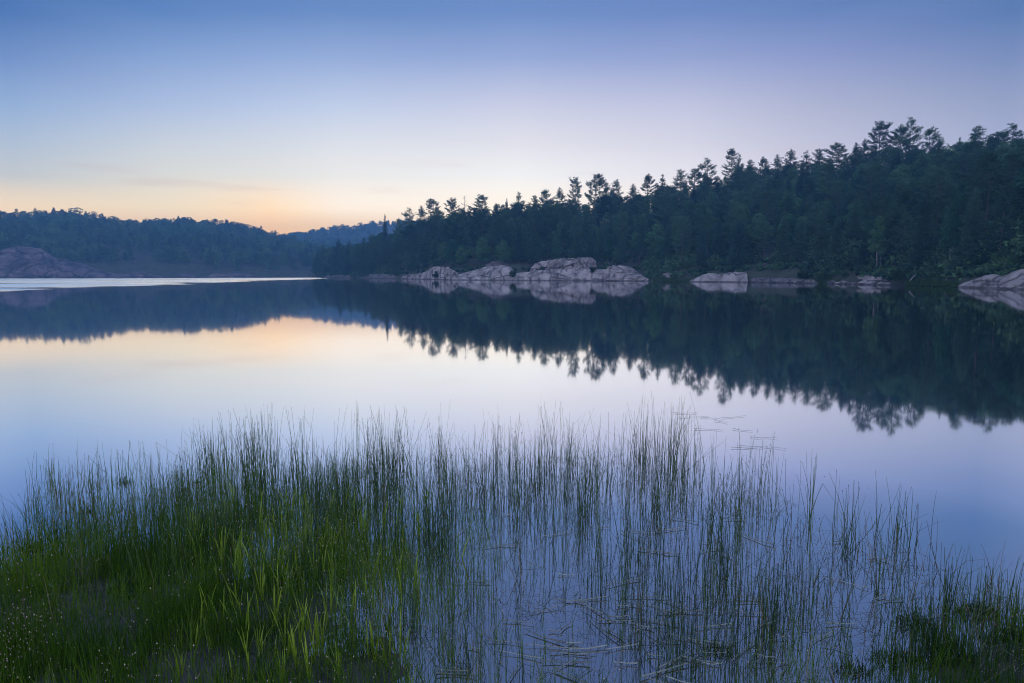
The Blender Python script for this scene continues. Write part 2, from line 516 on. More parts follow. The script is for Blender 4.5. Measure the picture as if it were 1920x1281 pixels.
def polar_grid(name, pxs, ts, Dfun, zfun, mat):
    V = np.zeros((len(pxs), len(ts), 3))
    for i, p in enumerate(pxs):
        hx, hy = horiz(p)
        D = Dfun(p, ts)
        V[i, :, 0] = hx * D; V[i, :, 1] = hy * D; V[i, :, 2] = zfun(np.full(len(ts), p), D)
    n, k = len(pxs), len(ts)
    i = np.arange(n - 1)[:, None] * k; j = np.arange(k - 1)[None]
    Q = np.stack((i + j, i + k + j, i + k + j + 1, i + j + 1), -1).reshape(-1, 4)
    o = link(name, mesh_np(name, V.reshape(-1, 3), Q, mat, True))
    tag(o, kind='structure')
    return o


ts = np.concatenate((np.linspace(-0.12, 0, 4), np.linspace(0.02, 1, 30), np.linspace(1.05, 3.2, 14)))
polar_grid('hill', np.linspace(584, 2600, 220), ts, lambda p, t: shoreD(p) + t * depthR(p), hill_z, M['floor'])

# far hills across the lake
farS = interp([(-900, 340), (-300, 380), (0, 412), (60, 413), (150, 417), (250, 423), (340, 421), (430, 432), (480, 441), (530, 449), (600, 466), (700, 492), (800, 510)])
farD0, farD1 = 520.0, 760.0


def far_z(px, D):
    t = (D - farD0) / (farD1 - farD0)
    zr = EYE + farD1 * (HORIZON - farS(px)) / np.hypot(FPX, (px - CX)) * 1.0 - 3
    base = np.where(t < 0, t * 10, np.where(t < 1, zr * np.clip(t, 0, 1) ** 0.62, zr * (1 - 0.12 * (t - 1))))
    ang = np.arctan((px - CX) / FPX * CP); x = D * np.sin(ang); y = D * np.cos(ang)
    return base + (fbm(x / 60, y / 60, seed=9) - .5) * 14 * np.clip(t * 2, 0, 1) * np.clip(2.2 - t, 0, 1)


polar_grid('hill_across', np.linspace(-900, 800, 160), np.concatenate((np.linspace(-.05, 0, 3), np.linspace(.02, 1, 26), np.linspace(1.1, 2.6, 8))),
           lambda p, t: farD0 + t * (farD1 - farD0), far_z, M['floor'])
bS = interp([(300, 490), (450, 468), (500, 456), (530, 448), (560, 442), (610, 434), (700, 426), (800, 418), (1000, 415), (1300, 430)])
bD0, bD1 = 800.0, 1080.0


def back_z(px, D):
    t = (D - bD0) / (bD1 - bD0)
    zr = EYE + bD1 * (HORIZON - bS(px)) / np.hypot(FPX, (px - CX)) - 3
    base = np.where(t < 0, t * 10, np.where(t < 1, zr * np.clip(t, 0, 1) ** 0.7, zr * (1 - 0.12 * (t - 1))))
    ang = np.arctan((px - CX) / FPX * CP); x = D * np.sin(ang); y = D * np.cos(ang)
    return base + (fbm(x / 70, y / 70, seed=19) - .5) * 14 * np.clip(t * 2, 0, 1) * np.clip(2.2 - t, 0, 1)


polar_grid('hill_distant', np.linspace(300, 1300, 80), np.concatenate((np.linspace(-.05, 0, 3), np.linspace(.02, 1, 20), np.linspace(1.1, 2.0, 6))),
           lambda p, t: bD0 + t * (bD1 - bD0), back_z, M['floor'])

# the lake
WX, WY0, WY1 = 1340, -55, 1440
V = [(-WX, WY0, 0), (WX, WY0, 0), (WX, WY1, 0), (-WX, WY1, 0)]
tag(link('water', mesh_np('water', V, [[0, 1, 2, 3]], M['water'])), kind='structure')

# wind-ruffled water out on the open lake, beyond the lee of the point
RIP_A = 0.115
ru = np.arange(60, 375, .25); rv = np.arange(-190, 75, 4.0)
U, W = np.meshgrid(ru, rv, indexing='ij')
ca, sa = math.cos(R(-30)), math.sin(R(-30))
rx, ry = U * sa + W * ca, U * ca - W * sa
sm = lambda v, a, b: (lambda k: k * k * (3 - 2 * k))(np.clip((v - a) / (b - a), 0, 1))
edge = rx + .125 * ry + (fbm(rx / 60, ry / 25, seed=51) - .5) * 16
mk = sm(edge, -44, -50) * sm(np.hypot(rx, ry), 350, 325)
mk = mk * (.1 + .9 * sm(fbm(W / 90 + 3, U / 16, seed=57, oct=2), .30, .40))
ph = U / 3.0 + fbm(U / 14, W / 18, seed=53, oct=2) * 1.6
tri = np.abs((ph % 1.0) - .5) * 2
rz = .012 + RIP_A * tri * mk * (.75 + .5 * vnoise(U / 5, W / 8, seed=54)) - .06 * (1 - sm(mk, 0, .12))
kk = len(rv); i = np.arange(len(ru) - 1)[:, None] * kk; j = np.arange(kk - 1)[None]
Q = np.stack((i + j, i + j + 1, i + kk + j + 1, i + kk + j), -1).reshape(-1, 4)
Q = Q[mk.ravel()[Q].max(1) > 0]
tag(link('water_ripples', mesh_np('water_ripples', np.stack((rx, ry, rz), -1).reshape(-1, 3), Q, M['ripple'])), kind='structure')

# muddy shore underfoot
def ground_z(x, y):
    def blob(cx, cy, rx, ry): return np.clip(1.15 - np.sqrt(((x - cx) / rx) ** 2 + ((y - cy) / ry) ** 2), -1, 1)
    L = np.maximum(blob(-2.0, 2.35, 1.45, 1.25), blob(2.35, 2.1, 0.8, 0.6))
    L = np.maximum(L, np.clip((1.7 - y) * .8, -1, 1.5))
    n = (fbm(x * 1.7, y * 1.7, seed=5, oct=5) - .5) * 0.13 + (fbm(x * 9, y * 9, seed=6, oct=3) - .5) * 0.035
    return -0.026 + 0.072 * np.clip(L, -1.2, 1.5) + n * np.clip(L + 0.7, 0, 1)


gx, gy = np.meshgrid(np.linspace(-7, 7, 420), np.linspace(-4, 4.2, 300), indexing='ij')
gz = ground_z(gx, gy)
k = gx.shape[1]
i = np.arange(gx.shape[0] - 1)[:, None] * k; j = np.arange(k - 1)[None]
tag(link('ground', mesh_np('ground', np.stack((gx, gy, gz), -1).reshape(-1, 3),
    np.stack((i + j, i + k + j, i + k + j + 1, i + j + 1), -1).reshape(-1, 4), M['mud'], True)), kind='structure')

# ------------------------------------------------------------------ trees
def rnd(a, b): return random.uniform(a, b)


def sprays(centers, axes, size, n, flat, rs, width=0.15):
    """n narrow needle sprays round every centre; returns V,T"""
    C = np.repeat(np.asarray(centers), n, 0); A = np.repeat(np.asarray(axes), n, 0)
    m = len(C)
    S = np.repeat(np.broadcast_to(size, (len(centers),)), n)
    d = rs.normal(size=(m, 3)); d /= np.linalg.norm(d, axis=1)[:, None]
    d[:, 2] *= flat
    d = d * 0.9 + A * 0.75
    d /= np.linalg.norm(d, axis=1)[:, None]
    off = rs.normal(size=(m, 3)) * (S * 0.38)[:, None]; off[:, 2] *= flat * 0.8
    b = C + off
    ln = S * rs.uniform(.55, 1.15, m)
    side = np.cross(d, rs.normal(size=(m, 3))); side /= np.linalg.norm(side, axis=1)[:, None] + 1e-9
    w = (ln * width)[:, None] * side
    V = np.stack((b - w, b + w, b + d * ln[:, None]), 1).reshape(-1, 3)
    return V, np.arange(m * 3).reshape(-1, 3)


def make_conifer(seed, H, crown0, Rm, style):
    """returns trunk mesh, crown mesh. style: pine (layered, gappy), brush (upswept), fir (cone)"""
    rs = np.random.default_rng(seed)
    tr = Geo(); cr = Geo()
    bend = rs.normal(size=2) * H * 0.012
    zs = np.linspace(0, 1, 9)
    P = np.stack((bend[0] * np.sin(zs * 3), bend[1] * np.sin(zs * 2.4), zs * H), -1)
    tr.tube(P, H * 0.0135 * (1 - zs * 0.93) + 0.012, 7)
    axis = lambda z: np.array((np.interp(z, zs * H, P[:, 0]), np.interp(z, zs * H, P[:, 1]), z))
    z = H * crown0
    C, A, S = [], [], []
    gap = {'pine': .95, 'brush': .9, 'fir': .5}[style]
    lobe = rs.uniform(0, 6.28)
    while z < H * 0.965:
        u = (z - H * crown0) / (H * (1 - crown0))
        if style == 'pine':
            prof = (0.55 + 0.6 * math.sin(min(1, u * 1.15 + .2) * math.pi * .62)) * (1 - u ** 2.6) ** .75 * rs.uniform(.55, 1.15)
            nb, el0, el1 = rs.integers(3, 6), -4 + 38 * u, 22 + 25 * u
        elif style == 'brush':
            prof = (1 - u) ** .72 * rs.uniform(.5, 1.15) + .02
            nb, el0, el1 = rs.integers(3, 6), 4 + 18 * u, 24 + 22 * u
        else:
            prof = (1 - u) ** .9 * rs.uniform(.75, 1.12) + .03
            nb, el0, el1 = rs.integers(5, 7), -14 + 35 * u, -4 + 40 * u
        a0 = rs.uniform(0, 6.28)
        for b in range(nb):
            az = a0 + b * 6.283 / nb + rs.normal() * .25
            asym = 1 + .3 * math.cos(az - lobe) if style != 'fir' else 1
            Ln = Rm * prof * asym * rs.uniform(.6, 1.1)
            if Ln < .12: Ln = .12
            k = max(3, int(Ln / .45) + 1)
            s = np.linspace(0, 1, k)
            el = np.radians(el0 + (el1 - el0) * s + rs.normal() * 6)
            dr = np.stack((np.cos(az) * np.cos(el), np.sin(az) * np.cos(el), np.sin(el)), -1) * (Ln / (k - 1))
            Pb = axis(z) + np.concatenate((np.zeros((1, 3)), np.cumsum(dr[1:], 0)))
            if Ln > 1.0: tr.tube(Pb, (0.012 + .022 * Ln / Rm) * (1 - .8 * s) * H / 16, 3, cap=False)
            start = .42 if style == 'pine' else .34 if style == 'brush' else .15
            for q in range(k):
                if s[q] < start and Ln > 1.2: continue
                w = Ln * (.32 if style == 'pine' else .26) * (1.15 - s[q]) + .06
                if Ln < .7 and q != k - 1: continue
                tang = dr[q] / np.linalg.norm(dr[q])
                latd = np.array((-math.sin(az), math.cos(az), 0))
                for lat in ((0,) if w < .35 else (-1, 0, 1)):
                    if rs.random() < .12: continue
                    C.append(Pb[q] + latd * lat * w * rs.uniform(.5, 1.1) + np.array((0, 0, rs.normal() * .08)))
                    A.append(tang * .8 + latd * lat * .5 + np.array((0, 0, .35 if style != 'fir' else -.05)))
                    S.append(min(.6 if style != 'fir' else .5, .22 + .32 * Ln) * rs.uniform(.75, 1.2))
        z += gap * rs.uniform(.55, 1.35) * (1 - .45 * u) * (H / 18)
    for q in (.955, .975, .995): C.append(axis(H * q)); A.append(np.array((0, 0, 2.0))); S.append(.42)
    V, T = sprays(C, A, np.array(S), 13 if style != 'fir' else 11, .55 if style == 'pine' else .6, rs, .13)
    cr.add(V, T=T)
    kind = 'fir' if style == 'fir' else 'pine'
    return tr.mesh('trunk', M['bark'], True), cr.mesh('crown', M[kind])


def make_broad(seed, H, Rm, bark='bark', crown0=.3):
    rs = np.random.default_rng(seed)
    tr = Geo(); cr = Geo()
    zs = np.linspace(0, .8, 7)
    P = np.stack((np.sin(zs * 3 + seed) * .3, np.sin(zs * 2.1 + seed) * .3, zs * H), -1)
    P[:, :2] -= P[0, :2]
    tr.tube(P, H * .013 * (1 - zs) + .02, 7)
    Cs, Rs = [], []
    nl = 15
    for i in range(nl):
        u = (i + .5) / nl
        z = H * (crown0 + (0.97 - crown0) * u)
        rr = Rm * (math.sin(min(1, u * .92 + .12) * math.pi) ** .6)
        az = i * 2.4 + rs.normal() * .4
        rad = rr * rs.uniform(.25, .75)
        c = np.array((math.cos(az) * rad, math.sin(az) * rad, z - rs.uniform(.2, .5)))
        Cs.append(c); Rs.append(Rm * rs.uniform(.34, .56))
        b0 = np.array((np.interp(c[2] - rad * .8, P[:, 2], P[:, 0]), np.interp(c[2] - rad * .8, P[:, 2], P[:, 1]), max(H * .18, c[2] - rad * .8)))
        mid = (b0 + c) / 2 + np.array((0, 0, -.15 * rad))
        tr.tube(np.array((b0, mid, c)), np.array((.055, .035, .015)) * H / 14, 4, cap=False)
    n = 330
    for c, r in zip(Cs, Rs):
        d = rs.normal(size=(n, 3)); d /= np.linalg.norm(d, axis=1)[:, None]
        rad = r * rs.uniform(.35, 1.08, n) ** .6
        b = c + d * rad[:, None] * np.array((1, 1, .72))
        nrm = d * .5 + rs.normal(size=(n, 3)) * .5 + np.array((0, 0, .5)); nrm /= np.linalg.norm(nrm, axis=1)[:, None]
        s1 = np.cross(nrm, rs.normal(size=(n, 3))); s1 /= np.linalg.norm(s1, axis=1)[:, None]
        s2 = np.cross(nrm, s1)
        sz = rs.uniform(.14, .30, n)[:, None]
        V = np.stack((b - s1 * sz, b - s2 * sz * .55, b + s1 * sz, b + s2 * sz * .55), 1).reshape(-1, 3)
        cr.add(V, Q=np.arange(n * 4).reshape(-1, 4))
    return tr.mesh('trunk', M[bark], True), cr.mesh('crown', M['broad'])


def make_snag(seed, H):
    rs = np.random.default_rng(seed)
    tr = Geo(); cr = Geo()
    zs = np.linspace(0, 1, 8)
    P = np.stack((np.sin(zs * 2) * .3, np.cos(zs * 2) * .2 - .2, zs * H), -1)
    tr.tube(P, H * .012 * (1 - zs * .9) + .01, 6)
    for i in range(34):
        z = H * rs.uniform(.45, .97); az = rs.uniform(0, 6.28); Ln = (H - z) * .28 + .6
        s = np.linspace(0, 1, 4)
        p0 = np.array((np.interp(z, P[:, 2], P[:, 0]), np.interp(z, P[:, 2], P[:, 1]), z))
        Pb = p0 + np.stack((np.cos(az) * s * Ln, np.sin(az) * s * Ln, (s ** 1.5) * Ln * .7), -1)
        cr.tube(Pb, .045 * (1 - .75 * s), 3)
        for q in (1, 2):
            az2 = az + rs.choice((-.8, .8)); l2 = Ln * .4
            cr.tube(np.array((Pb[q], Pb[q] + np.array((math.cos(az2) * l2, math.sin(az2) * l2, l2 * .5)))), np.array((.025, .01)), 3)
    return tr.mesh('trunk', M['dead'], True), cr.mesh('crown', M['dead'])


PROTO = {'pine': [], 'brush': [], 'fir': [], 'broad': [], 'birch': [], 'snag': []}
for s in range(7): PROTO['pine'].append((18.0, make_conifer(100 + s, 18.0, .30 + .05 * (s % 3), 4.1 + .35 * (s % 4), 'pine')))
for s in range(5): PROTO['brush'].append((16.0, make_conifer(200 + s, 16.0, .22 + .04 * (s % 3), 4.3 + .4 * (s % 3), 'brush')))
for s in range(5): PROTO['fir'].append((15.0, make_conifer(300 + s, 15.0, .07 + .03 * (s % 3), 2.9 + .3 * (s % 3), 'fir')))
for s in range(5): PROTO['broad'].append((13.0, make_broad(400 + s, 13.0, 3.3 + .3 * (s % 3))))
for s in range(2): PROTO['birch'].append((13.0, make_broad(500 + s, 13.0, 2.5, 'birch', .42)))
PROTO['snag'].append((16.0, make_snag(600, 16.0)))
NAME = {'pine': 'pine_tree', 'brush': 'young_pine_tree', 'fir': 'fir_tree', 'broad': 'broadleaf_tree', 'birch': 'birch_tree', 'snag': 'dead_tree'}


def place_tree(kind, pos, height, label, group=None, var=None, width=1.0, lean=0.0):
    lst = PROTO[kind]
    H, (tm, cm) = lst[var % len(lst) if var is not None else random.randrange(len(lst))]
    e = bpy.data.objects.new(NAME[kind], None); COL.objects.link(e)
    e.empty_display_size = 0.5
    s = height / H
    e.location = pos; e.scale = (s * width, s * width, s); e.rotation_euler = (Matrix.Rotation(R(lean), 3, 'Y') @ Matrix.Rotation(rnd(0, 6.28), 3, 'Z')).to_euler()
    tag(e, label, 'tree', group)
    link('trunk', tm, e); link('crown', cm, e)
    return e


def rocky(px, off):
    return any(a < px < b and off < o for a, b, o in ((748, 860, 8), (840, 1000, 11), (960, 1215, 13), (1285, 1410, 4), (1400, 1515, 9), (1570, 1668, 4), (1800, 2050, 5)))


# trees standing clear on the skyline: column, row of the tip, kind, width, what it looks like
SKY = [
    (606, 459, 'fir', 1.15, 'dark pointed fir at the very tip of the wooded point'),
    (633, 448, 'fir', 1.1, 'taller pointed fir second from the tip of the wooded point'),
    (655, 452, 'fir', 1.1, 'pointed fir third from the tip of the wooded point'),
    (682, 446, 'fir', 1.2, 'broad dark fir fourth from the tip of the wooded point'),
    (700, 440, 'pine', .9, 'low pine just left of the lone spire-topped fir on the point'),
    (722, 402, 'fir', .8, 'lone narrow spire-topped tree standing against the glow on the point'),
    (748, 410, 'brush', .9, 'small pine right beside the spire-topped tree on the point'),
    (768, 390, 'pine', .9, 'round-topped pine at the left end of the ridge line'),
    (790, 386, 'brush', 1.0, 'bushy pine between two round-topped pines low on the left ridge'),
    (812, 374, 'pine', .95, 'flat-tiered pine rising over the left ridge above the low shore rocks'),
    (848, 374, 'pine', .8, 'lopsided pine just left of the bare dead tree'),
    (869, 366, 'snag', .9, 'bare leafless tree standing pale against the sky'),
    (905, 366, 'pine', 1.15, 'wide domed pine just right of the bare dead tree'),
    (930, 382, 'brush', .9, 'shorter pine tucked behind the wide domed pine'),
    (950, 372, 'fir', .55, 'thin spindly tree between two full pines above the smooth rock dome'),
    (972, 360, 'brush', 1.15, 'full round-headed pine above the smooth rock dome'),
    (1003, 366, 'brush', .8, 'small upswept pine right of the round-headed pine'),
    (1021, 358, 'pine', .75, 'loose open-branched pine with sky showing through it'),
    (1049, 352, 'brush', .9, 'narrow pine left of the tall tiered pine over the long outcrop'),
    (1080, 334, 'pine', .85, 'tall tiered pine over the long outcrop, first of the three tall ones'),
    (1121, 326, 'pine', .95, 'crooked windblown pine, its top bent over, above the long outcrop'),
    (1136, 342, 'brush', .8, 'slim pine leaning against the crooked windblown pine'),
    (1158, 336, 'brush', 1.0, 'symmetrical upswept pine right of the crooked windblown pine'),
    (1187, 345, 'brush', .9, 'short open pine between the symmetrical pine and the ragged one'),
    (1213, 330, 'pine', .8, 'ragged pine with one long branch reaching left over the ridge'),
    (1243, 327, 'brush', 1.0, 'dense bushy pine just right of the ragged pine'),
    (1276, 318, 'brush', 1.05, 'broad cone-shaped pine left of the tiered pair on the ridge'),
    (1302, 316, 'pine', .8, 'small tiered pine tight against the left of a larger tiered one'),
    (1326, 297, 'pine', 1.0, 'tall tiered pine with level boughs above the square-ended boulder'),
    (1372, 281, 'pine', .95, 'tall feathery pine, left one of a close pair above the square-ended boulder'),
    (1386, 289, 'brush', .8, 'feathery pine, right one of a close pair above the square-ended boulder'),
    (1406, 300, 'brush', .8, 'low pine in the dip right of the close feathery pair'),
    (1430, 294, 'brush', .85, 'thin-topped pine standing in the dip of the ridge line'),
    (1458, 290, 'brush', .8, 'little pointed pine left of a fan-topped pine on the ridge'),
    (1484, 280, 'brush', 1.2, 'fan-topped pine with upswept boughs midway along the right ridge'),
    (1513, 283, 'brush', 1.0, 'pine just right of the fan-topped pine, nearly its twin'),
    (1536, 279, 'brush', .9, 'narrow pine left of the wide ragged pine on the right ridge'),
    (1571, 271, 'pine', 1.0, 'wide ragged pine with gaps of sky under its boughs'),
    (1605, 268, 'brush', .8, 'slim pine left of the great flat-topped pine'),
    (1622, 261, 'brush', .75, 'slim pine touching the left boughs of the great flat-topped pine'),
    (1653, 228, 'pine', 1.05, 'great flat-topped pine with heavy layered boughs high on the ridge'),
    (1689, 240, 'pine', .85, 'layered pine squeezed between the two tallest pines on the ridge'),
    (1710, 221, 'pine', .9, 'tallest pine on the ridge, narrow crown leaning right'),
    (1741, 243, 'pine', .8, 'stout pine just right of the tallest pine'),
    (1762, 254, 'brush', .8, 'small ragged pine at the foot of the stout pine'),
    (1800, 258, 'brush', .7, 'little pine in the low stretch right of the tallest pines'),
    (1832, 237, 'brush', 1.0, 'star-topped pine alone between the tallest pines and the frame edge'),
    (1857, 252, 'brush', .8, 'low pine right beside the star-topped pine'),
    (1880, 246, 'pine', .8, 'loose pine second from the right end of the ridge'),
    (1900, 232, 'pine', .8, 'tall loose-crowned pine at the right end of the ridge'),
]
for q, (px, py, kind, w, label) in enumerate(SKY):
    D = float(shoreD(px) + depthR(px)) * rnd(.985, 1.01)
    top = at(px, py, D)
    pxg = px_of(top[0], top[1])[0]
    gz_ = float(hill_z(np.array([pxg]), np.array([D]))[0]) - .3
    h = max(6.0, top[2] - gz_)
    lean = {1121: 7, 1710: 4, 1136: -4, 1213: -4}.get(px, rnd(-2, 2))
    place_tree(kind, (top[0] - h * math.sin(R(lean)), top[1], gz_), h, label, 'trees on the skyline', var=q, width=w * (1.25 if px < 700 else min(1.3, 17.0 / h)) if kind != 'snag' else 1, lean=lean)

# the wood on the slope: spaced out in plan
cand = []
rs = np.random.default_rng(21)
pts = np.zeros((0, 2))
for _ in range(16000):
    px = rs.uniform(590, 2250)
    t = rs.uniform(.03, 1.25)
    D = float(shoreD(px) + t * depthR(px))
    if rs.random() > D / 420 or rocky(px, t * float(depthR(px))): continue
    hx, hy = horiz(px)
    p = np.array((hx * D, hy * D))
    sp = 3.9 if t < .12 else 4.5
    if len(pts) and np.min(np.sum((pts - p) ** 2, 1)) < sp * sp: continue
    pts = np.vstack((pts, p)); cand.append((px, t, D, p))


def zone(px):
    for lim, z in ((720, 'on the wooded point'), (850, 'above the tumbled shore rocks'), (968, 'behind the smooth rock dome'),
                   (1220, 'behind the long rock outcrop'), (1410, 'above the square-ended boulder'), (1560, 'above the dull broken ledges'),
                   (1700, 'above the rubble shore'), (1800, 'beside the grassy landing')):
        if px < lim: return z
    return 'above the rounded slabs'


def species(px, t):
    r = rs.random()
    if px < 740: return 'fir' if r < .7 else 'pine'
    bl = np.interp(px, (740, 1000, 1250, 1450, 1920), (.08, .2, .38, .5, .46)) * (0.4 if t < .15 else 1)
    if r < bl: return 'broad'
    if r < bl + (1 - bl) * (.5 if t < .2 else .28): return 'fir'
    return 'pine' if r < bl + (1 - bl) * .75 else 'brush'


WORD = {'pine': ('layered dark pine', 'layered pines'), 'brush': ('bushy upswept pine', 'bushy pines'),
        'fir': ('dark conical fir', 'firs'), 'broad': ('pale green leafy tree', 'leafy trees')}
ORD = 'first second third fourth fifth sixth seventh eighth ninth tenth eleventh twelfth'.split()
cand.sort(key=lambda c: c[2] * (.55 if c[1] < .12 else 1))
inside = [c for c in cand if c[0] < 1965]
beyond = [c for c in cand if c[0] >= 1965]
NT = 300 - len(SKY)
front = sorted([c for c in inside if c[1] < .12], key=lambda c: c[0])
counter = {}
stuff_trees = []
for c in inside:
    px, t, D, p = c
    kind = species(px, t)
    g = float(hill_z(np.array([px]), np.array([D]))[0]) - .3
    lim = at(px, float(canopyR(px)) + 6, D)[2] - g
    h = {'pine': rs.uniform(9, 14.5), 'brush': rs.uniform(8, 12.5), 'fir': rs.uniform(7, 12.5), 'broad': rs.uniform(6.5, 10)}[kind]
    if px < 720: h = rs.uniform(14, 21)
    h = min(h, lim)
    if h < 4: continue
    c_ = (kind, (p[0], p[1], g), h, px, t)
    stuff_trees.append(c_)
things = stuff_trees[:NT]; stuff_trees = stuff_trees[NT:]
for kind, pos, h, px, t in sorted(things, key=lambda c: c[3]):
    z = zone(px)
    if t < .12:
        key = (kind, z); counter[key] = counter.get(key, 0) + 1
        n = counter[key] - 1
        label = f'{WORD[kind][0]} in the front row {z}' + (f', {ORD[n]} from left' if n < 12 else ', far along')
        place_tree(kind, pos, h, label, 'trees along the shore', width=rs.uniform(.9, 1.15))
    else:
        band = 'low on the slope' if t < .4 else 'midway up the slope' if t < .7 else 'high on the slope'
        place_tree(kind, pos, h, f'{WORD[kind][0]} {band} {z}', f'{WORD[kind][1]} {band} {z}', width=rs.uniform(1.0, 1.3))
for px, t, D, p in beyond:
    g = float(hill_z(np.array([px]), np.array([D]))[0]) - .3
    stuff_trees.append((species(px, t), (p[0], p[1], g), rs.uniform(10, 16), px, t))


# simple leafy cones and domes, many in one mesh, for woods that read as a mass
def wood_mass(name, items, per, leaf, mat, seed):
    """items: (x,y,z,height,radius,conic 0..1)"""
    rs = np.random.default_rng(seed)
    it = np.array(items, float)
    n = len(it)
    I = np.repeat(np.arange(n), per)
    m = len(I)
    u = rs.uniform(0, 1, m) ** .8
    con = it[I, 5]
    wob = .75 + .5 * vnoise(u * 6, I * 3.7, seed=seed)
    prof = np.where(con > .5, (1 - u) * .95 + .06, np.sin(np.clip(u * .9 + .1, 0, 1) * math.pi) ** .55)
    rad = it[I, 4] * prof * wob * rs.uniform(.02, 1.05, m) ** .6
    az = rs.uniform(0, 2 * math.pi, m)
    h0 = np.where(con > .5, .12, .25)
    c = np.stack((it[I, 0] + np.cos(az) * rad, it[I, 1] + np.sin(az) * rad, it[I, 2] + it[I, 3] * (h0 + (1 - h0) * u)), -1)
    d = np.stack((np.cos(az), np.sin(az), np.where(con > .5, .1, .6)), -1) + rs.normal(size=(m, 3)) * .5
    d /= np.linalg.norm(d, axis=1)[:, None]
    s1 = np.cross(d, rs.normal(size=(m, 3))); s1 /= np.linalg.norm(s1, axis=1)[:, None]
    sz = (leaf * rs.uniform(.5, 1.2, m))[:, None]
    V = np.stack((c - s1 * sz * .4, c + s1 * sz * .4, c + d * sz), 1).reshape(-1, 3)
    tint = np.repeat(np.clip(rs.uniform(0, 1, n)[I] + rs.normal(size=m) * .08, 0, 1), 3)
    g = Geo()
    T = np.arange(m * 3).reshape(-1, 3)
    o = link(name, mesh_np(name, V, T, mat, tint=tint))
    return o


def thin_crown(me, keep, grow, rs):
    v = np.empty(len(me.vertices) * 3, np.float32); me.vertices.foreach_get('co', v); v = v.reshape(-1, 3)
    k = len(me.loops) // len(me.polygons)
    li = np.empty(len(me.loops), np.int32); me.loops.foreach_get('vertex_index', li)
    f = v[li.reshape(-1, k)]
    f = f[rs.random(len(f)) < keep][:, :3] if k == 3 else f[rs.random(len(f)) < keep][:, [0, 1, 2]]
    c = f.mean(1, keepdims=True)
    return c + (f - c) * grow


THIN = {k: [(H, thin_crown(cm, .36, 1.65 if k != 'broad' else 1.9, rs)) for H, (tm, cm) in v] for k, v in PROTO.items() if k in ('pine', 'brush', 'fir', 'broad')}
VV, TT = [], []
for k, p, h, px, t in stuff_trees:
    H, f = THIN[k][rs.integers(len(THIN[k]))]
    a_ = rs.uniform(0, 6.28); c_, s_ = math.cos(a_), math.sin(a_); w_ = rs.uniform(1.0, 1.3)
    f = f * (h / H)
    g_ = np.stack((p[0] + w_ * (f[..., 0] * c_ - f[..., 1] * s_), p[1] + w_ * (f[..., 0] * s_ + f[..., 1] * c_), p[2] + f[..., 2]), -1)
    VV.append(g_.reshape(-1, 3)); TT.append(np.full(len(f) * 3, np.clip((.62 if k == 'broad' else .25) + rs.normal() * .2, 0, 1)))
VV = np.concatenate(VV)
o = link('forest', mesh_np('forest', VV, np.arange(len(VV)).reshape(-1, 3), M['wood'], tint=np.concatenate(TT)))
tag(o, 'dense dark wood filling in the upper slope on the right', 'wood', kind='stuff')
print('forest tris', len(VV) // 3, len(stuff_trees))

# understorey that covers the slope
it = []
for _ in range(5200):
    px = rs.uniform(592, 2300); t = rs.uniform(.015, 1.1) if rs.random() < .8 else rs.uniform(.015, .12)
    D = float(shoreD(px) + t * depthR(px)); hx, hy = horiz(px)
    low = rocky(px, D - float(shoreD(px)) - 3)
    if rocky(px, (D - float(shoreD(px))) * 1.7): continue
    g = float(hill_z(np.array([px]), np.array([D]))[0])
    h = rs.uniform(.4, 1.1) if low else rs.uniform(1.0, 3.6) if t > .05 else rs.uniform(.6, 1.6)
    it.append((hx * D, hy * D, g - .3, h, h * rs.uniform(.5, .8), rs.random() < .25))
tag(wood_mass('undergrowth', it, 90, .55, M['wood'], 8), 'low dark undergrowth covering the wooded slope', 'undergrowth', kind='stuff')

# woods across the lake
bare = [(40, 496, 80, 24), (165, 503, 85, 17), (205, 465, 26, 9), (265, 500, 40, 20), (350, 507, 30, 14), (420, 509, 50, 8), (350, 470, 20, 7), (265, 477, 18, 6)]
it = []
for _ in range(5200):
    px = rs.uniform(-850, 800); t = rs.uniform(.02, 1.25); D = farD0 + t * (farD1 - farD0)
    g = float(far_z(np.array([px]), np.array([D]))[0])
    hx, hy = horiz(px)
    pxx, pyy = px_of(hx * D, hy * D, g + 3)
    if t < .8 and any(((pxx - a) / c) ** 2 + ((pyy - b) / d) ** 2 < 1 for a, b, c, d in bare): continue
    if t < .04 and -200 < px < 480 and rs.random() < .35: continue
    con = rs.random() < .55
    h = rs.uniform(6, 12) if rs.random() < .9 else rs.uniform(11, 15)
    it.append((hx * D, hy * D, g - 1, h, h * (.26 if con else .42), con))
o = wood_mass('wood_across_lake', it, 200, 1.25, M['wood'], 12)
tag(o, 'hazy blue wood covering the low hill across the lake', 'wood', kind='stuff')
it = []
for _ in range(2200):
    px = rs.uniform(330, 1000); t = rs.uniform(.02, 1.2); D = bD0 + t * (bD1 - bD0)
    g = float(back_z(np.array([px]), np.array([D]))[0]); hx, hy = horiz(px)
    if fbm(hx * D / 40, hy * D / 40, seed=33) > .6 and t < .95: continue
    con = rs.random() < .5
    h = rs.uniform(6, 12)
    it.append((hx * D, hy * D, g - 1, h, h * (.28 if con else .45), con))
o = wood_mass('wood_on_distant_hill', it, 90, 2.2, M['wood'], 13)
tag(o, 'faint blue wood on the farthest hill behind the point', 'wood', kind='stuff')

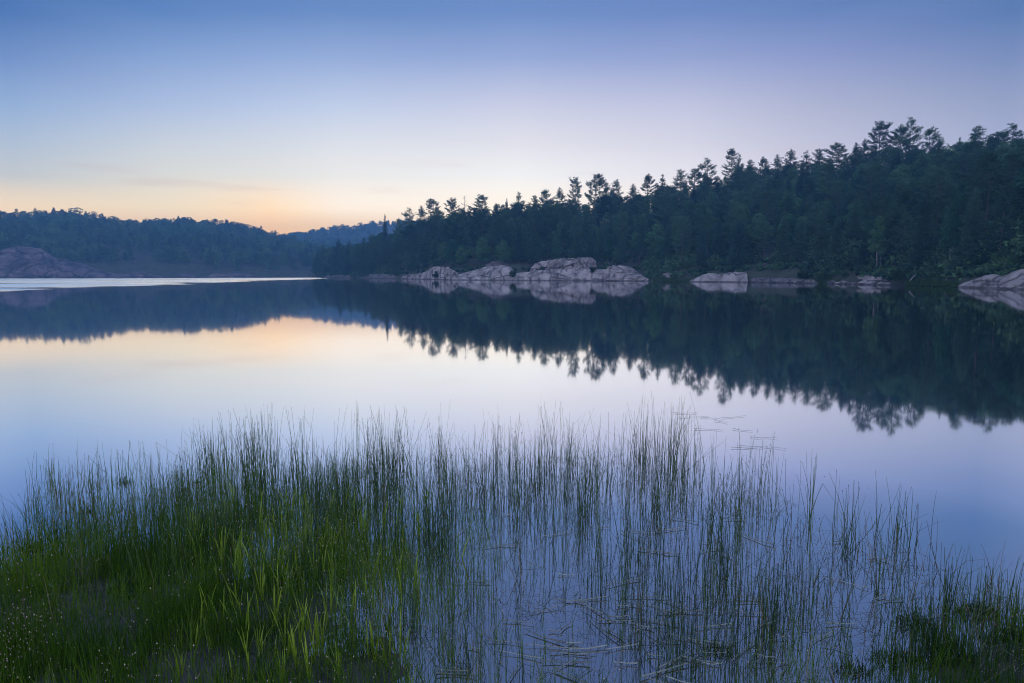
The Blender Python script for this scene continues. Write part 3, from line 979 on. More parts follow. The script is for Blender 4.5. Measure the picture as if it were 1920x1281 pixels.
# ------------------------------------------------------------------ rocks
def make_rock(name, prof, Dfun, depth, mat, label, group=None, face=.22, rough=.35, seed=0, back=.85, base_z=-.4, step=.0):
    """prof: (column, row of the top edge) along the shore; the face rises from the water, the top runs back 'depth' metres"""
    pf = interp(prof)
    x0, x1 = prof[0][0], prof[-1][0]
    nu, nv = 130, 56
    us = np.linspace(x0, x1, nu); vs = np.linspace(0, 1, nv)
    V = np.zeros((nu, nv, 3))
    e = np.minimum(1, np.minimum((us - x0), (x1 - us)) / (0.06 * (x1 - x0)))
    for i, p in enumerate(us):
        D = float(Dfun(p)); hx, hy = horiz(p)
        H = at(p, float(pf(p)), D + depth * face)[2]
        q = vs / face
        up = np.where(q < 1, np.sin(np.clip(q, 0, 1) * math.pi / 2) ** .7, 1 - (np.clip((vs - face) / (1 - face), 0, 1) ** 2.5) * back)
        z = base_z + (H - base_z) * up
        dd = D + depth * vs * (.35 + .65 * e[i] ** .5)
        V[i, :, 0] = hx * dd; V[i, :, 1] = hy * dd; V[i, :, 2] = z
    Hm = V[:, :, 2].max()
    xr = V[..., 0] * .8 + V[..., 2] * .9
    n1 = fbm(xr / 3.6, V[..., 1] / 3.0, V[..., 2] / 1.3, seed=seed, oct=5) - .5
    n2 = fbm(V[..., 0] / 1.1 + 9, V[..., 1] / 1.1, V[..., 2] / .7, seed=seed + 3, oct=3) - .5
    crack = np.abs(fbm(xr / 4.5, V[..., 1] / 3.5, V[..., 2] / 2.2, seed=seed + 8, oct=3) - .5)
    cr = -np.clip(.05 - crack, 0, .05) * 14
    amt = rough * .75 * min(1.6, max(.35, Hm * .35))
    V[..., 2] += (n1 * 1.6 + n2 * .6 + cr * .6) * amt * np.clip(V[..., 2] + .5, 0, 1)
    V[..., 1] += (n1 * 2.0 + n2 * .8 - cr * .9) * amt * .8
    sc_ = (.55 if mat is not M['granite_far'] else .12)
    cv, cb = cells((V[..., 0] + V[..., 2] * .5) * sc_ * .6, V[..., 1] * sc_ * .7, (V[..., 2] - V[..., 0] * .15) * sc_ * 1.3, seed + 40)
    blk = (cv - .5) * .9 - np.clip(.16 - cb, 0, .16) * 3.2
    size_ = amt * 1.0 / (sc_ / .55) ** .6
    w_ = np.clip(V[..., 2] * 2, 0, 1)
    V[..., 1] -= blk * size_ * 1.3; V[..., 2] += blk * size_ * .7 * w_
    if step:
        z = V[..., 2]; s = step * (1 + .3 * n1)
        V[..., 2] = np.where(z > .1, z * .45 + .55 * (np.floor(z / s) * s + s * np.clip((z / s - np.floor(z / s)) * 3, 0, 1)), z)
    k = nv
    i = np.arange(nu - 1)[:, None] * k; j = np.arange(k - 1)[None]
    Q = np.stack((i + j, i + k + j, i + k + j + 1, i + j + 1), -1).reshape(-1, 4)
    o = link(name, mesh_np(name, V.reshape(-1, 3), Q, mat, False))
    tag(o, label, 'rock', group)
    return o


def boulder(name, pos, size, mat, label, group, seed):
    import bmesh
    bm = bmesh.new(); bmesh.ops.create_icosphere(bm, subdivisions=3, radius=1)
    V = np.array([v.co for v in bm.verts])
    rs_ = np.random.default_rng(seed)
    for _ in range(9):                                     # flat fracture faces
        d = rs_.normal(size=3); d /= np.linalg.norm(d); c = rs_.uniform(.55, .85)
        h = V @ d; V -= np.clip(h - c, 0, None)[:, None] * d
    V *= 1 + .25 * (fbm(V[:, 0] * 2, V[:, 1] * 2, V[:, 2] * 2, seed=seed)[:, None] - .5)
    for v, c in zip(bm.verts, V): v.co = c
    me = bpy.data.meshes.new(name); bm.to_mesh(me); bm.free(); me.materials.append(mat)
    o = link(name, me); o.location = pos; o.scale = size; o.rotation_euler = (0, 0, rs_.uniform(0, 6.28))
    tag(o, label, 'rock', group)
    return o


G = M['granite']; GD = M['granite_dull']; GF = M['granite_far']
sd = lambda off: (lambda p: shoreD(p) + off)
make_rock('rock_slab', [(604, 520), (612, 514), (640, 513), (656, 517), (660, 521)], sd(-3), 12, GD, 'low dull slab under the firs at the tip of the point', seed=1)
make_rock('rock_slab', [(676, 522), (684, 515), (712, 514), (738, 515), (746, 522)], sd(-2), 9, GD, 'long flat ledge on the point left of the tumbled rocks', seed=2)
make_rock('rock_outcrop', [(750, 524), (756, 518), (768, 515), (782, 513), (796, 511), (806, 504), (816, 500), (838, 500), (850, 506), (862, 516), (868, 525)], sd(-2), 10, G,
          'tumbled pale rocks at the left end of the bright shore', seed=3, rough=.5)
make_rock('rock_dome', [(836, 525), (850, 517), (868, 512), (890, 506), (908, 501), (926, 499), (944, 497), (956, 501), (964, 507), (972, 525)], sd(-3), 13, G,
          'smooth pale pink whaleback rock left of the long outcrop', seed=4, rough=.22, face=.5)
make_rock('rock_outcrop', [(958, 525), (970, 513), (1000, 510), (1030, 507), (1060, 507), (1090, 506), (1120, 506), (1160, 508), (1190, 512), (1206, 517), (1217, 526)],
          sd(-3), 10, G, 'long low pale ledge along the water, front of the big outcrop', seed=5, rough=.4, step=1.1)
make_rock('rock_outcrop', [(990, 512), (1000, 498), (1020, 490), (1045, 487), (1070, 487), (1094, 486), (1100, 488), (1112, 496), (1122, 512)],
          sd(2.5), 12, G, 'upper pale ledge with square face, behind the long low ledge', seed=6, rough=.5, step=1.3)
make_rock('rock_block', [(1091, 512), (1094, 486), (1102, 482), (1111, 484), (1117, 490), (1119, 512)], sd(1.2), 6, G,
          'bright upright block, the highest point of the big outcrop', seed=7, rough=.4)
make_rock('rock_outcrop', [(1130, 514), (1140, 502), (1160, 498), (1180, 500), (1196, 510), (1200, 516)], sd(3), 10, G,
          'rounded upper ledge at the right end of the big outcrop', seed=8, rough=.45)
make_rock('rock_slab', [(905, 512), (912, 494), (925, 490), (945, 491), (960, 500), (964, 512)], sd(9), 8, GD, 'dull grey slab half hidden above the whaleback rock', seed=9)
make_rock('boulder', [(1239, 522), (1243, 513), (1256, 511), (1268, 515), (1272, 523)], sd(1.5), 4, G, 'small smooth boulder on the grass between outcrop and square-ended boulder', seed=10, rough=.2)
make_rock('rock_block', [(1292, 528), (1305, 521), (1318, 515), (1328, 512), (1345, 513), (1352, 513.5), (1358, 512), (1380, 510), (1400, 511), (1401.5, 516), (1403, 528)],
          sd(-2), 7, G, 'bright square-ended boulder standing alone at the waterline', seed=11, rough=.3, face=.25)
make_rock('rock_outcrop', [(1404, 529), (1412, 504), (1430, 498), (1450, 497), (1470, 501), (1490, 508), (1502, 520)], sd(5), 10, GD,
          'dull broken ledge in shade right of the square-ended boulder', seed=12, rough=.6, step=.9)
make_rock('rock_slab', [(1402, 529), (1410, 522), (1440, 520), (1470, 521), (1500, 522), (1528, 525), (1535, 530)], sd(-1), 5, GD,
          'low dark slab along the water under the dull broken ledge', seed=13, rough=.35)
make_rock('rock_outcrop', [(1590, 532), (1602, 523), (1612, 519), (1630, 518), (1646, 516), (1652, 518), (1660, 527), (1664, 532)], sd(1), 6, G,
          'rough pinkish bank behind the rubble boulders', seed=14, rough=.7, step=.5)
for q in range(20):
    px = 1560 + 108 * (q + rnd(.1, .9)) / 20
    D = float(shoreD(px)) + rnd(-1.2, 1.0)
    hx, hy = horiz(px); s = rnd(.35, 1.0)
    boulder('boulder', (hx * D, hy * D, .1 * s), (s * 1.3, s, s * .7), G if q % 3 else GD, f'small broken boulder in the rubble at the waterline, {(ORD + "thirteenth fourteenth fifteenth sixteenth seventeenth eighteenth nineteenth twentieth".split())[q]} from the left', 'rubble boulders at the waterline', 50 + q)
make_rock('rock_slab', [(1776, 533), (1790, 522), (1810, 515), (1830, 512), (1842, 516), (1850, 532)], sd(3), 6, GD, 'tilted grey slab behind the rounded slabs at the right', seed=15, rough=.4)
make_rock('rock_dome', [(1798, 534), (1815, 528), (1832, 522), (1842, 519), (1850, 522), (1856, 534)], sd(-1.5), 4, G, 'small low rock at the foot of the rounded slabs', seed=16, rough=.15, face=.5)
make_rock('rock_dome', [(1828, 536), (1834, 524), (1845, 517), (1860, 514), (1872, 515), (1884, 520), (1892, 536)], sd(-.5), 5, G, 'rounded pink slab with a dark curved crack, second from right', seed=17, rough=.15, face=.5)
make_rock('rock_dome', [(1850, 537), (1866, 526), (1882, 517), (1900, 509), (1915, 505), (1940, 501), (1980, 504), (2020, 515), (2040, 538)], sd(-2.5), 8, G,
          'largest rounded pink slab running out of the frame at the right', seed=18, rough=.18, face=.55)
make_rock('rock_dome', [(-190, 518), (-150, 495), (-90, 476), (-40, 468), (0, 473), (14, 466), (40, 462), (62, 463), (80, 466), (95, 476), (112, 490), (120, 517)], lambda p: 508.0, 60, GF,
          'great pink cliff dome rising from the far shore at the left', seed=20, rough=.35, face=.3)
make_rock('rock_slab', [(90, 518), (100, 482), (120, 484), (150, 493), (175, 500), (205, 507), (235, 514), (250, 518.5)], lambda p: 511.0, 50, GF,
          'long bare slope running down to the right of the cliff dome', seed=21, rough=.3, face=.5)
make_rock('rock_slab', [(225, 518), (232, 511), (250, 507), (268, 506), (282, 509), (300, 513), (312, 518)], lambda p: 516.0, 26, GF, 'pale broken bank on the far shore right of the bare slope', seed=22, face=.5)
make_rock('rock_slab', [(322, 518), (332, 514), (345, 510), (358, 512), (366, 516)], lambda p: 516.0, 20, GF, 'small pale knob midway along the far shore', seed=23, face=.5)
make_rock('rock_slab', [(380, 518.5), (395, 513), (420, 510), (450, 512), (475, 515), (500, 518.5)], lambda p: 516.0, 20, GF, 'long pale bank at the right end of the far shore', seed=24, face=.5)
make_rock('rock_slab', [(178, 474), (184, 458), (196, 460), (212, 470), (218, 480)], lambda p: 590.0, 40, GF, 'bare sloping slab high in the wood across the lake', seed=25, face=.6, base_z=14)
make_rock('rock_slab', [(340, 480), (346, 466), (358, 468), (374, 478)], lambda p: 610.0, 36, GF, 'small bare slab in the middle of the wood across the lake', seed=26, face=.6, base_z=12)


# shore details: brush, grass, fallen wood
def make_bush(px, off, h, w, label, seed):
    D = float(shoreD(px)) + off; hx, hy = horiz(px)
    rs_ = np.random.default_rng(seed)
    e = bpy.data.objects.new('bush', None); COL.objects.link(e); e.location = (hx * D, hy * D, max(.2, off * .25))
    tag(e, label, 'bush', 'bushes on the shore')
    st = Geo(); lf = Geo(); C = []
    for i in range(9):
        a = rs_.uniform(0, 6.28); r = w * rs_.uniform(.3, .9)
        tip = np.array((math.cos(a) * r, math.sin(a) * r, h * rs_.uniform(.55, 1)))
        st.tube(np.array((np.zeros(3), tip * np.array((.4, .4, .6)), tip)), np.array((.035, .025, .01)), 4)
        for s in (.5, .7, .85, 1): C.append(tip * s + rs_.normal(size=3) * .12)
    C = np.array(C); A = np.tile((0, 0, .5), (len(C), 1))
    V, T = sprays(C, A, np.full(len(C), .42), 26, .9, rs_, .28); lf.add(V, T=T)
    link('stem', st.mesh('stem', M['bark']), e); link('foliage', lf.mesh('foliage', M['brush']), e)


make_bush(822, -.5, 2.2, 2.0, 'dark bush sprouting from the tumbled rocks at the left', 1)
make_bush(964, -1.5, 2.6, 1.1, 'dark narrow bush in the cleft between whaleback rock and long ledge', 2)
make_bush(1014, 2.0, 3.0, 2.0, 'low dark bush on top of the long low ledge', 3)
make_bush(1112, -1.6, 3.4, .8, 'thin dark bush in the cleft below the bright upright block', 4)
make_bush(1508, 1.5, 2.0, 1.8, 'shrub over the right end of the dull broken ledge', 5)
make_bush(1545, 1.0, 1.6, 1.6, 'shrub leaning to the water left of the rubble', 6)
make_bush(1690, 1.0, 2.0, 2.0, 'shrub between the rubble and the grassy landing', 7)


def grass_patch(px0, px1, off0, off1, n, label, seed):
    rs_ = np.random.default_rng(seed)
    px = rs_.uniform(px0, px1, n); off = rs_.uniform(off0, off1, n)
    D = shoreD(px) + off; ang = np.arctan((px - CX) / FPX * CP)
    b = np.stack((D * np.sin(ang), D * np.cos(ang), .05 + np.clip(off, 0, 9) * .16), -1)
    d = rs_.normal(size=(n, 3)) * .4 + np.array((0, 0, 1.0)); ln = rs_.uniform(.25, .7, n)[:, None]
    s = rs_.normal(size=(n, 3)); s[:, 2] = 0; s /= np.linalg.norm(s, axis=1)[:, None]
    V = np.stack((b - s * .05, b + s * .05, b + d * ln), 1).reshape(-1, 3)
    o = link('grass', mesh_np('grass', V, np.arange(3 * n).reshape(-1, 3), M['shoregrass'], tint=np.repeat(rs_.uniform(0, 1, n), 3)))
    tag(o, label, 'grass', kind='stuff')


grass_patch(1225, 1300, -.5, 4, 3500, 'short green grass round the small smooth boulder', 1)
grass_patch(1700, 1745, -.5, 3, 3000, 'green grass of the landing under the dark trees', 2)
grass_patch(1750, 1800, -.5, 4, 3500, 'green grassy bank left of the rounded slabs', 3)
grass_patch(1480, 1580, -.5, 2, 2500, 'thin grass along the waterline left of the rubble', 4)


def pole(name, p0, p1, r0, r1, mat, label, cat, seed=0, wob=.02):
    rs_ = np.random.default_rng(seed)
    s = np.linspace(0, 1, 7)[:, None]
    P = np.asarray(p0) * (1 - s) + np.asarray(p1) * s
    L_ = np.linalg.norm(np.asarray(p1) - np.asarray(p0))
    P[1:-1] += rs_.normal(size=(5, 3)) * wob * L_ * .4
    g = Geo(); g.tube(P, np.linspace(r0, r1, 7), 7)
    for q in range(4):                                   # broken branch stubs
        c = P[1 + q] ; d = rs_.normal(size=3); d /= np.linalg.norm(d)
        g.tube(np.array((c, c + d * L_ * .05)), np.array((r1 * .5, r1 * .25)), 4)
    o = link(name, g.mesh(name, mat, True)); tag(o, label, cat)
    return o


pole('fallen_log', at(1778, 510.5, 109), at(1836, 504, 104), .16, .07, M['dead'], 'thin pale fallen trunk propped above the grassy bank', 'log', 1)
pole('fallen_log', at(1772, 530, 103.5), at(1779, 517, 105), .12, .05, M['dead'], 'short pale stick leaning up from the grassy bank', 'log', 2)
pole('fallen_log', at(1706, 526, 108), at(1717, 514, 110), .11, .05, M['dead'], 'leaning dead stick at the landing under the dark trees', 'log', 3)
pole('fallen_log', at(1488, 529.5, 131), at(1522, 522, 134), .15, .06, M['dead'], 'pale driftwood trunk at the waterline left of the rubble', 'log', 4)
for q, (px, D, h, lab) in enumerate(((1643, 121, 9.5, 'slim birch with pale trunk above the rubble, left one of a pair'),
                                     (1650, 122, 10, 'slim birch with pale trunk above the rubble, right one of a pair'),
                                     (1692, 130, 10, 'birch with pale trunk higher up between the rubble and the landing'),
                                     (1778, 107, 8.5, 'birch with thin pale trunk at the grassy bank'))):
    hx, hy = horiz(px)
    place_tree('birch', (hx * D, hy * D, float(hill_z(np.array([px]), np.array([D]))[0]) - .2), h, lab, 'birches near the shore', q, .8)

# ------------------------------------------------------------------ rushes and sedge in the shallows
def bil(tab, cols, rows, px, py):
    tab = np.asarray(tab, float)
    cx = np.clip(np.interp(px, cols, np.arange(len(cols))), 0, len(cols) - 1.001); ry = np.clip(np.interp(py, rows, np.arange(len(rows))), 0, len(rows) - 1.001)
    i = cx.astype(int); j = ry.astype(int); a = cx - i; b = ry - j
    return (tab[j, i] * (1 - a) + tab[j, i + 1] * a) * (1 - b) + (tab[j + 1, i] * (1 - a) + tab[j + 1, i + 1] * a) * b


backEdge = interp([(-400, 1090), (0, 1035), (60, 930), (90, 905), (170, 902), (320, 888), (400, 872), (490, 864), (640, 862), (840, 860), (1050, 860), (1290, 862),
                   (1340, 884), (1440, 935), (1520, 940), (1560, 985), (1680, 1000), (1740, 1032), (1800, 1085), (1920, 1112), (2300, 1150)])
cols = [-300, 0, 160, 320, 480, 640, 800, 960, 1120, 1280, 1440, 1600, 1760, 1920, 2200]
rows = [860, 930, 1000, 1080, 1160, 1281, 1400]
#                 -300   0   160  320  480  640  800  960 1120 1280 1440 1600 1760 1920 2200
RUSH = [[300, 300, 400, 420, 440, 440, 420, 460, 500, 480, 300, 260, 260, 260, 260],
        [300, 340, 440, 460, 480, 520, 560, 480, 560, 480, 380, 320, 300, 300, 300],
        [350, 420, 520, 560, 600, 700, 620, 420, 520, 360, 520, 480, 400, 320, 300],
        [300, 350, 380, 350, 400, 500, 420, 380, 520, 400, 560, 620, 560, 500, 400],
        [200, 200, 220, 220, 240, 360, 520, 480, 520, 520, 620, 640, 560, 500, 400],
        [120, 120, 150, 150, 200, 300, 520, 520, 460, 560, 640, 560, 420, 350, 300],
        [100] * 15]
SEDGE = [[0] * 15,
         [0, 0, 100, 300, 700, 900, 300, 0, 0, 0, 0, 0, 0, 0, 0],
         [300, 400, 900, 1500, 2000, 2100, 700, 0, 0, 0, 0, 0, 0, 0, 0],
         [900, 1300, 3000, 3000, 2800, 2500, 600, 60, 40, 0, 0, 0, 0, 500, 900],
         [2200, 3400, 4300, 3600, 2800, 2300, 500, 120, 160, 60, 120, 240, 500, 1700, 2000],
         [3200, 4300, 4300, 3400, 3000, 2700, 1500, 400, 500, 300, 500, 800, 1500, 2600, 2600],
         [3000] * 15]


def scatter(tab, area_n, seed, clump, soft=14, cl_amt=1.0, gain=1.0):
    rs_ = np.random.default_rng(seed)
    X0, X1, Y0, Y1 = -5.5, 5.5, 2.0, 6.0
    dens_max = area_n
    n = int(dens_max * (X1 - X0) * (Y1 - Y0))
    x = rs_.uniform(X0, X1, n); y = rs_.uniform(Y0, Y1, n)
    px, py = px_of(x, y, 0.0)
    d = bil(tab, cols, rows, px, py)
    wobble = (fbm(x * 2.2, y * 2.2, seed=seed + 2) - .5) * 60
    edge = np.clip((py + wobble - backEdge(px)) / soft + .5, 0, 1)
    c = fbm(x / clump, y / clump, seed=seed, oct=3, gain=.6)
    cl = np.clip((c - .5) * 9 + .8, .04, 2.6) ** cl_amt
    keep = (rs_.uniform(0, dens_max, n) < d * edge * cl * gain) & (px > -260) & (px < 2180) & (py < 1380)
    return x[keep], y[keep], px[keep], py[keep], rs_


def stems(x, y, z0, h, rad, lean, bend, rs_, sides=3, segs=5, kink=0.0, taper=.35, tint=None):
    n = len(x)
    az = rs_.uniform(0, 6.28, n)
    L0 = lean
    s = np.linspace(0, 1, segs + 1)
    ang = L0[:, None] + bend[:, None] * s[None]
    if kink:
        kb = (rs_.random(n) < kink)[:, None] * (s[None] > rs_.uniform(.35, .85, n)[:, None]) * rs_.uniform(.5, 2.0, n)[:, None]
        ang = ang + kb
    step = h[:, None] / segs
    hor = np.concatenate((np.zeros((n, 1)), np.cumsum(np.sin(ang[:, 1:]) * step, 1)), 1)
    ver = np.concatenate((np.zeros((n, 1)), np.cumsum(np.cos(ang[:, 1:]) * step, 1)), 1)
    C = np.stack((x[:, None] + np.cos(az)[:, None] * hor, y[:, None] + np.sin(az)[:, None] * hor, z0[:, None] + ver), -1)
    r = rad[:, None] * (1 - (1 - taper) * s[None])
    th = np.arange(sides) * 6.2832 / sides
    off = np.stack((np.cos(th), np.sin(th), np.zeros(sides)), -1)
    V = C[:, :, None, :] + r[:, :, None, None] * off[None, None]
    k = (segs + 1) * sides
    i = np.arange(segs)[:, None] * sides; j = np.arange(sides)[None]; j2 = (j + 1) % sides
    Q1 = np.stack((i + j, i + j2, i + sides + j2, i + sides + j), -1).reshape(-1, 4)
    Q = (np.arange(n)[:, None, None] * k + Q1[None]).reshape(-1, 4)
    return V.reshape(-1, 3), Q, C[:, -1], k


# rushes
x, y, px, py, rs_ = scatter(RUSH, 1500, 41, .24, gain=.15)
cnt = np.clip(rs_.gamma(1.0, 3.6, len(x)), 1, 20).astype(int)
I = np.repeat(np.arange(len(x)), cnt)
spread = rs_.uniform(.012, .075, len(x))[I]
cl_h = rs_.uniform(.7, 1.08, len(x))[I]; cl_t = rs_.normal(-.06, .2, len(x))[I]
cl_az = rs_.uniform(0, 6.28, len(x))[I]
x = x[I] + rs_.normal(size=len(I)) * spread; y = y[I] + rs_.normal(size=len(I)) * spread
px, py = px_of(x, y, 0.0)
n = len(x)
hm = np.interp(px, (-200, 0, 100, 380, 480, 1300, 1450, 1600, 1900), (.22, .24, .27, .41, .54, .56, .51, .46, .37))
h = hm * cl_h * rs_.uniform(.5, 1.15, n) * np.interp(py, (860, 1000, 1281), (1.0, .95, .66))
lean = np.abs(rs_.normal(size=n)) * .10; wild = rs_.random(n) < .08; lean[wild] += rs_.uniform(.2, .9, wild.sum())
V, Q, tips, k = stems(x, y, np.full(n, -.02), h, rs_.uniform(.0013, .0024, n), lean, rs_.normal(size=n) * .14, rs_, kink=.17)
tt = np.clip(rs_.normal(.22, .28, n) + cl_t + np.interp(px, (300, 900), (.25, 0)), 0, 1)
Vr, Tr = [V], np.repeat(tt, k)
o = link('rushes', mesh_np('rushes', V, Q, M['rush'], True, Tr))
tag(o, 'thin dark green rushes standing in the shallows across the foreground', 'rushes', kind='stuff')
RUSH_TIPS = tips


def heads(name, P, size, tint, mat, label, cat):
    n = len(P)
    oct_ = np.array(((1, 0, 0), (0, 1, 0), (-1, 0, 0), (0, -1, 0), (0, 0, 1.6), (0, 0, -1.2)))
    f = np.array(((0, 1, 4), (1, 2, 4), (2, 3, 4), (3, 0, 4), (1, 0, 5), (2, 1, 5), (3, 2, 5), (0, 3, 5)))
    V = P[:, None] + oct_[None] * size[:, None, None]
    T = (np.arange(n)[:, None, None] * 6 + f[None]).reshape(-1, 3)
    o = link(name, mesh_np(name, V.reshape(-1, 3), T, mat, tint=np.repeat(tint, 6)))
    tag(o, label, cat, kind='stuff')


sel = rs_.random(n) < .35
heads('rush_seed_heads', tips[sel], rs_.uniform(.002, .0034, sel.sum()), np.clip(rs_.normal(.12, .1, sel.sum()), 0, 1), M['seed'], 'small dark seed heads at the tips of the rushes', 'seed heads')

x, y, px, py, rs_ = scatter(RUSH, 1500, 45, .2, gain=.07)
n = len(x)
V, Q, tp, k = stems(x, y, np.full(n, -.02), rs_.uniform(.12, .42, n), rs_.uniform(.0012, .0024, n), np.abs(rs_.normal(size=n)) * .32, rs_.normal(size=n) * .25, rs_, kink=.45)
o = link('withered_rushes', mesh_np('withered_rushes', V, Q, M['tan'], True, np.repeat(rs_.uniform(0, 1, n), k)))
tag(o, 'withered bent rush stems standing among the green ones', 'rushes', kind='stuff')

# sedge lawn at the left and in the right corner
x, y, px, py, rs_ = scatter(SEDGE, 13000, 43, .22, 30, .4, 1.6)
n = len(x)
h = rs_.uniform(.07, .27, n) * np.interp(py, (930, 1281), (1.2, .82))
gz_ = np.maximum(ground_z(x, y), -.03)
V, Q, tips, k = stems(x, y, gz_ - .01, h, rs_.uniform(.0010, .0019, n), np.abs(rs_.normal(size=n)) * .22, rs_.normal(size=n) * .45, rs_, sides=3, segs=3, taper=.25, kink=.12)
patch = fbm(x / .35, y / .35, seed=77, oct=3)
o = link('sedge', mesh_np('sedge', V, Q, M['sedge'], True, np.repeat(np.clip(rs_.normal(.42, .24, n) + (patch - .5) * 2.0 - np.interp(px, (1300, 1700), (0, .3)), 0, 1), k)))
tag(o, 'fine dark green sedge growing thick on the muddy shore', 'sedge', kind='stuff')
sel = rs_.random(n) < .42 * np.clip((fbm(x / .5, y / .5, seed=78) - .40) * 5, .08, 1) * np.interp(px, (0, 500, 900, 1600, 1900), (1, .85, .4, .5, .8)) * np.interp(py, (930, 1010), (.5, 1))
heads('sedge_seed_heads', tips[sel], rs_.uniform(.0013, .0034, sel.sum()), np.clip(rs_.normal(.42, .32, sel.sum()), 0, 1), M['seed'], 'tiny pale pinkish seed heads dotted over the dark sedge', 'seed heads')


# broad bright grass shoots
def tuft_mesh(seed, n):
    rs_ = np.random.default_rng(seed); g = Geo(); tint = []
    for b in range(n):
        az = rs_.uniform(0, 6.28); hgt = rs_.uniform(.13, .25); lean = rs_.uniform(.03, .32); wd = rs_.uniform(.0022, .0040)
        s = np.linspace(0, 1, 7)
        ang = lean + rs_.uniform(.0, .5) * s ** 2
        hor = np.cumsum(np.sin(ang)) * hgt / 7; ver = np.cumsum(np.cos(ang)) * hgt / 7
        C = np.stack((math.cos(az) * hor, math.sin(az) * hor, ver - .03), -1) + np.array((rs_.normal() * .008, rs_.normal() * .008, 0))
        fz = az + rs_.uniform(.9, 2.2)
        side = np.array((math.cos(fz), math.sin(fz), 0)); w = wd * np.sin(np.clip(.25 + s * .75, 0, 1) * math.pi) ** .7 + .0004
        fold = np.array((0, 0, 1)) * .4
        Vb = np.stack((C - side * w[:, None], C - (np.array((math.cos(az), math.sin(az), 0)) * w[:, None] * .5), C + side * w[:, None]), 1).reshape(-1, 3)
        i = np.arange(6)[:, None] * 3; j = np.arange(2)[None]
        g.add(Vb, Q=np.stack((i + j, i + j + 1, i + 3 + j + 1, i + 3 + j), -1).reshape(-1, 4)); tint += [rs_.uniform(0, 1)] * len(Vb)
    V, F = g.arrays()
    return mesh_np('blades', V, F, M['blade'], True, tint)


TUFT = [tuft_mesh(900 + q, 2 + q % 4) for q in range(8)]
rs_ = np.random.default_rng(91)
nt_ = 0
while nt_ < 210:
    cx_, cy_, sx, sy = ((560, 1060, 90, 60), (560, 1220, 90, 45), (420, 1040, 80, 60), (690, 1000, 120, 50), (560, 1000, 120, 50), (520, 1200, 120, 60))[rs_.integers(0, 6)]
    p, q = rs_.normal(cx_, sx), rs_.normal(cy_, sy)
    if not (150 < p < 860 and 940 < q < 1330): continue
    d = ray(p, q); t = -EYE / d[2]
    o = link('grass_tuft', TUFT[nt_ % 8]); o.location = (d[0] * t, d[1] * t, max(-.01, float(ground_z(np.array([d[0] * t]), np.array([d[1] * t]))[0])))
    o.rotation_euler = (0, 0, rs_.uniform(0, 6.28)); s = rs_.uniform(.7, 1.15); o.scale = (s, s, s)
    where = 'at the bottom edge' if q > 1150 else 'among the tall rushes' if q < 1000 else 'in the middle of the sedge'
    tag(o, f'bright yellow-green grass shoots {where} at the left', 'grass tuft', f'bright grass shoots {where}')
    nt_ += 1

# broken rush stems lying on the water
rs_ = np.random.default_rng(95)


def lying(px, py, L_, az, label, group, seed, r=.0024, z=.004, bend=1.0):
    d = ray(px, py); t = -EYE / d[2]
    rq = np.random.default_rng(seed)
    s = np.linspace(-.5, .5, 7)[:, None]
    dirv = np.array((math.cos(az), math.sin(az), 0)); perp = np.array((-dirv[1], dirv[0], 0))
    P = dirv * s * L_ + perp * ((s ** 2) * rq.normal() * .5 + (s ** 3) * rq.normal() * .6) * L_ * bend + np.array((0, 0, 1)) * (np.abs(s) * .01)
    g = Geo(); g.tube(P, np.linspace(r, r * .5, 7), 5)
    V, F = g.arrays()
    o = link('broken_rush', mesh_np('broken_rush', V, F, M['straw'], True, np.full(len(V), rq.uniform(.2, .9))))
    o.location = (d[0] * t, d[1] * t, z + r)
    tag(o, label, 'broken rush', group)


OPEN = [(1300, 783, .38, .1), (1285, 776, .3, .05), (1335, 785, .25, -.35), (1378, 783, .34, .35), (1352, 792, .16, -.7), (1392, 808, .2, -.4), (1420, 808, .12, 1.2), (1432, 822, .24, .15),
        (1402, 842, .3, -.25), (1428, 839, .42, -.1), (1328, 806, .3, -.12)]
for q, (px_, py_, L_, az) in enumerate(OPEN):
    lying(px_, py_, L_, az, 'thin dark rush stem floating on open water beyond the bed', 'rush stems adrift beyond the bed', 700 + q, r=.0022)
for q in range(110):
    px_, py_ = rs_.uniform(820, 1880), rs_.uniform(960, 1275)
    if rs_.random() < .35: px_, py_ = rs_.normal(1150, 130), rs_.normal(1190, 60)
    if py_ < backEdge(px_) + 30 or py_ > 1290: continue
    where = 'in the open gap' if px_ < 1300 else 'between the rushes'
    lying(px_, py_, rs_.uniform(.06, .24), rs_.choice((0, math.pi)) + rs_.normal() * .5, f'pale broken rush stem lying on the water {where} right of the sedge', f'broken stems lying {where}', 800 + q, r=rs_.uniform(.0026, .0044), bend=.25)
# countless small bits
x, y, px, py, rs_ = scatter([[v * .5 for v in r] for r in RUSH], 800, 47, .25)
n = len(x); keep = px > 0; x, y, n = x[keep], y[keep], int(keep.sum())
V, Q, tips, k = stems(x, y, np.maximum(ground_z(x, y), 0) + rs_.uniform(.0, .03, n), rs_.uniform(.02, .12, n), rs_.uniform(.0009, .0019, n), rs_.normal(1.5, .2, n), rs_.normal(size=n) * .5, rs_, segs=3, taper=.8)
o = link('rush_litter', mesh_np('rush_litter', V, Q, M['straw'], True, np.repeat(np.clip(rs_.normal(.25, .25, n), 0, 1), k)))
tag(o, 'bits of broken stem floating between the rushes', 'litter', kind='stuff')

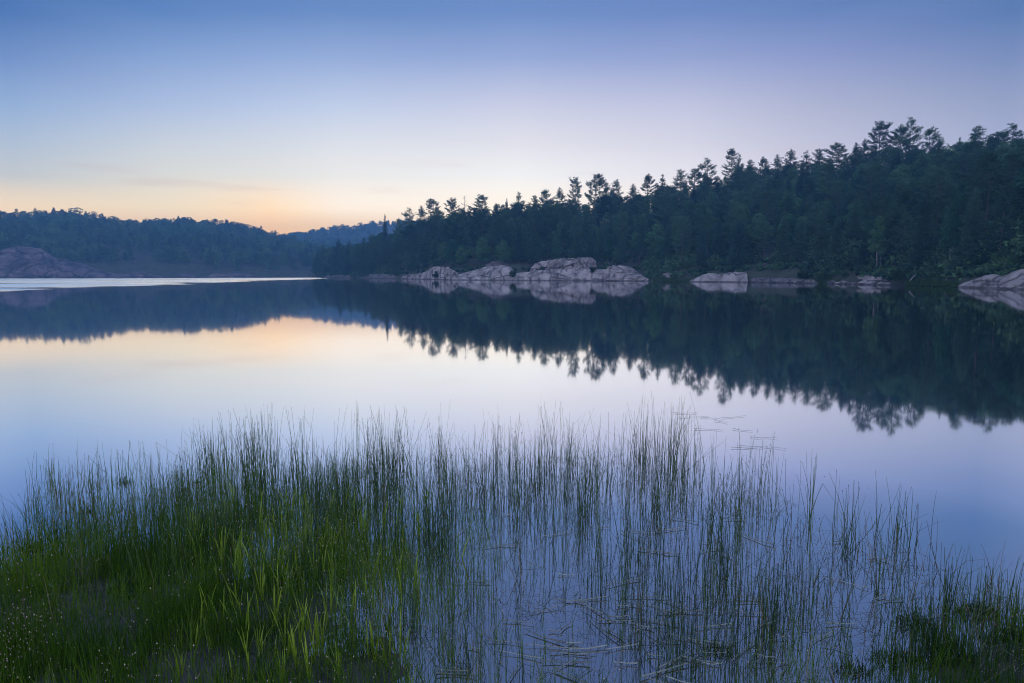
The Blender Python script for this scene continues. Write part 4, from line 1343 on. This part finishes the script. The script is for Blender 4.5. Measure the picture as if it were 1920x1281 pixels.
# dark sodden clumps in the shallows
CL = [(1755, 1205, .10, 'dark sodden tussock at the right, between two larger ones'), (1890, 1200, .12, 'dark tussock cut by the right frame edge'), (1600, 1262, .08, 'dark tussock among leaning rushes at the bottom right'), (370, 905, .04, 'small dark sedge tussock at the far left edge of the rushes'), (235, 905, .06, 'dark sedge tussock at the back of the left rushes'), (62, 1030, .07, 'dark sedge tussock near the left frame edge'),
      (160, 960, .05, 'dark sedge tussock in the open water at the left'), (1715, 1172, .09, 'dark sodden tussock at the right, farthest of all'), (1830, 1150, .11, 'dark grassy tussock near the right frame edge'),
      (1680, 1240, .10, 'dark sodden tussock at the right, nearest the bottom'), (1780, 1240, .13, 'dark broad tussock in the right corner'), 
      (1345, 1222, .07, 'low dark tussock among rushes right of the open gap')]
for q, (px_, py_, s, lab) in enumerate(CL):
    d = ray(px_, py_); t = -EYE / d[2]; rq = np.random.default_rng(960 + q)
    m = int(260 * (s / .08) ** 1.6)
    r_ = np.sqrt(rq.uniform(0, 1, m)) * s; a_ = rq.uniform(0, 6.28, m)
    V, Q, tp, kk = stems(np.cos(a_) * r_ * 1.3, np.sin(a_) * r_ * .8, np.full(m, -.01), (.02 + .10 * rq.random(m)) * (1.15 - r_ / s) * (s / .08) ** .5,
                         rq.uniform(.0012, .0024, m), np.abs(rq.normal(size=m)) * .45, rq.normal(size=m) * .6, rq, segs=3, taper=.3)
    o = link('sedge_tussock', mesh_np('sedge_tussock', V, Q, M['tussock'], True, np.repeat(rq.uniform(0, 1, m), kk))); o.location = (d[0] * t, d[1] * t, -.004)
    tag(o, lab, 'tussock')

# ------------------------------------------------------------------ dusk haze over the lake
HAZE_COL, HAZE_DENS = (0.24, 0.58, 1.0, 1), 0.00062
hz, nt, N, L, out = new_mat('dusk haze')
pv = N('ShaderNodeVolumePrincipled')
pv.inputs['Color'].default_value = HAZE_COL
pv.inputs['Density'].default_value = HAZE_DENS
pv.inputs['Anisotropy'].default_value = 0.0
L(pv.outputs[0], out.inputs['Volume'])
x0, x1, y0, y1, z0, z1 = -1360, 1360, -60, 1460, -2.8, 112
V = [(x, y, z) for z in (z0, z1) for (x, y) in ((x0, y0), (x1, y0), (x1, y1), (x0, y1))]
o = link('haze', mesh_np('haze', V, [[3, 2, 1, 0], [4, 5, 6, 7], [0, 1, 5, 4], [1, 2, 6, 5], [2, 3, 7, 6], [3, 0, 4, 7]], hz))
tag(o, 'thin blue dusk haze hanging over the lake', 'haze', kind='stuff')
if __name__ == '__main__':
    ob = [o for o in bpy.data.objects if o.type == 'MESH' and o.name != 'haze']
    bpy.context.view_layer.update()
    bb = np.array([[*(o.matrix_world @ Vector(c))] for o in ob for c in o.bound_box])
    print('BOUNDS', bb.min(0), bb.max(0), 'trees', len(things), 'stuff trees', len(stuff_trees))
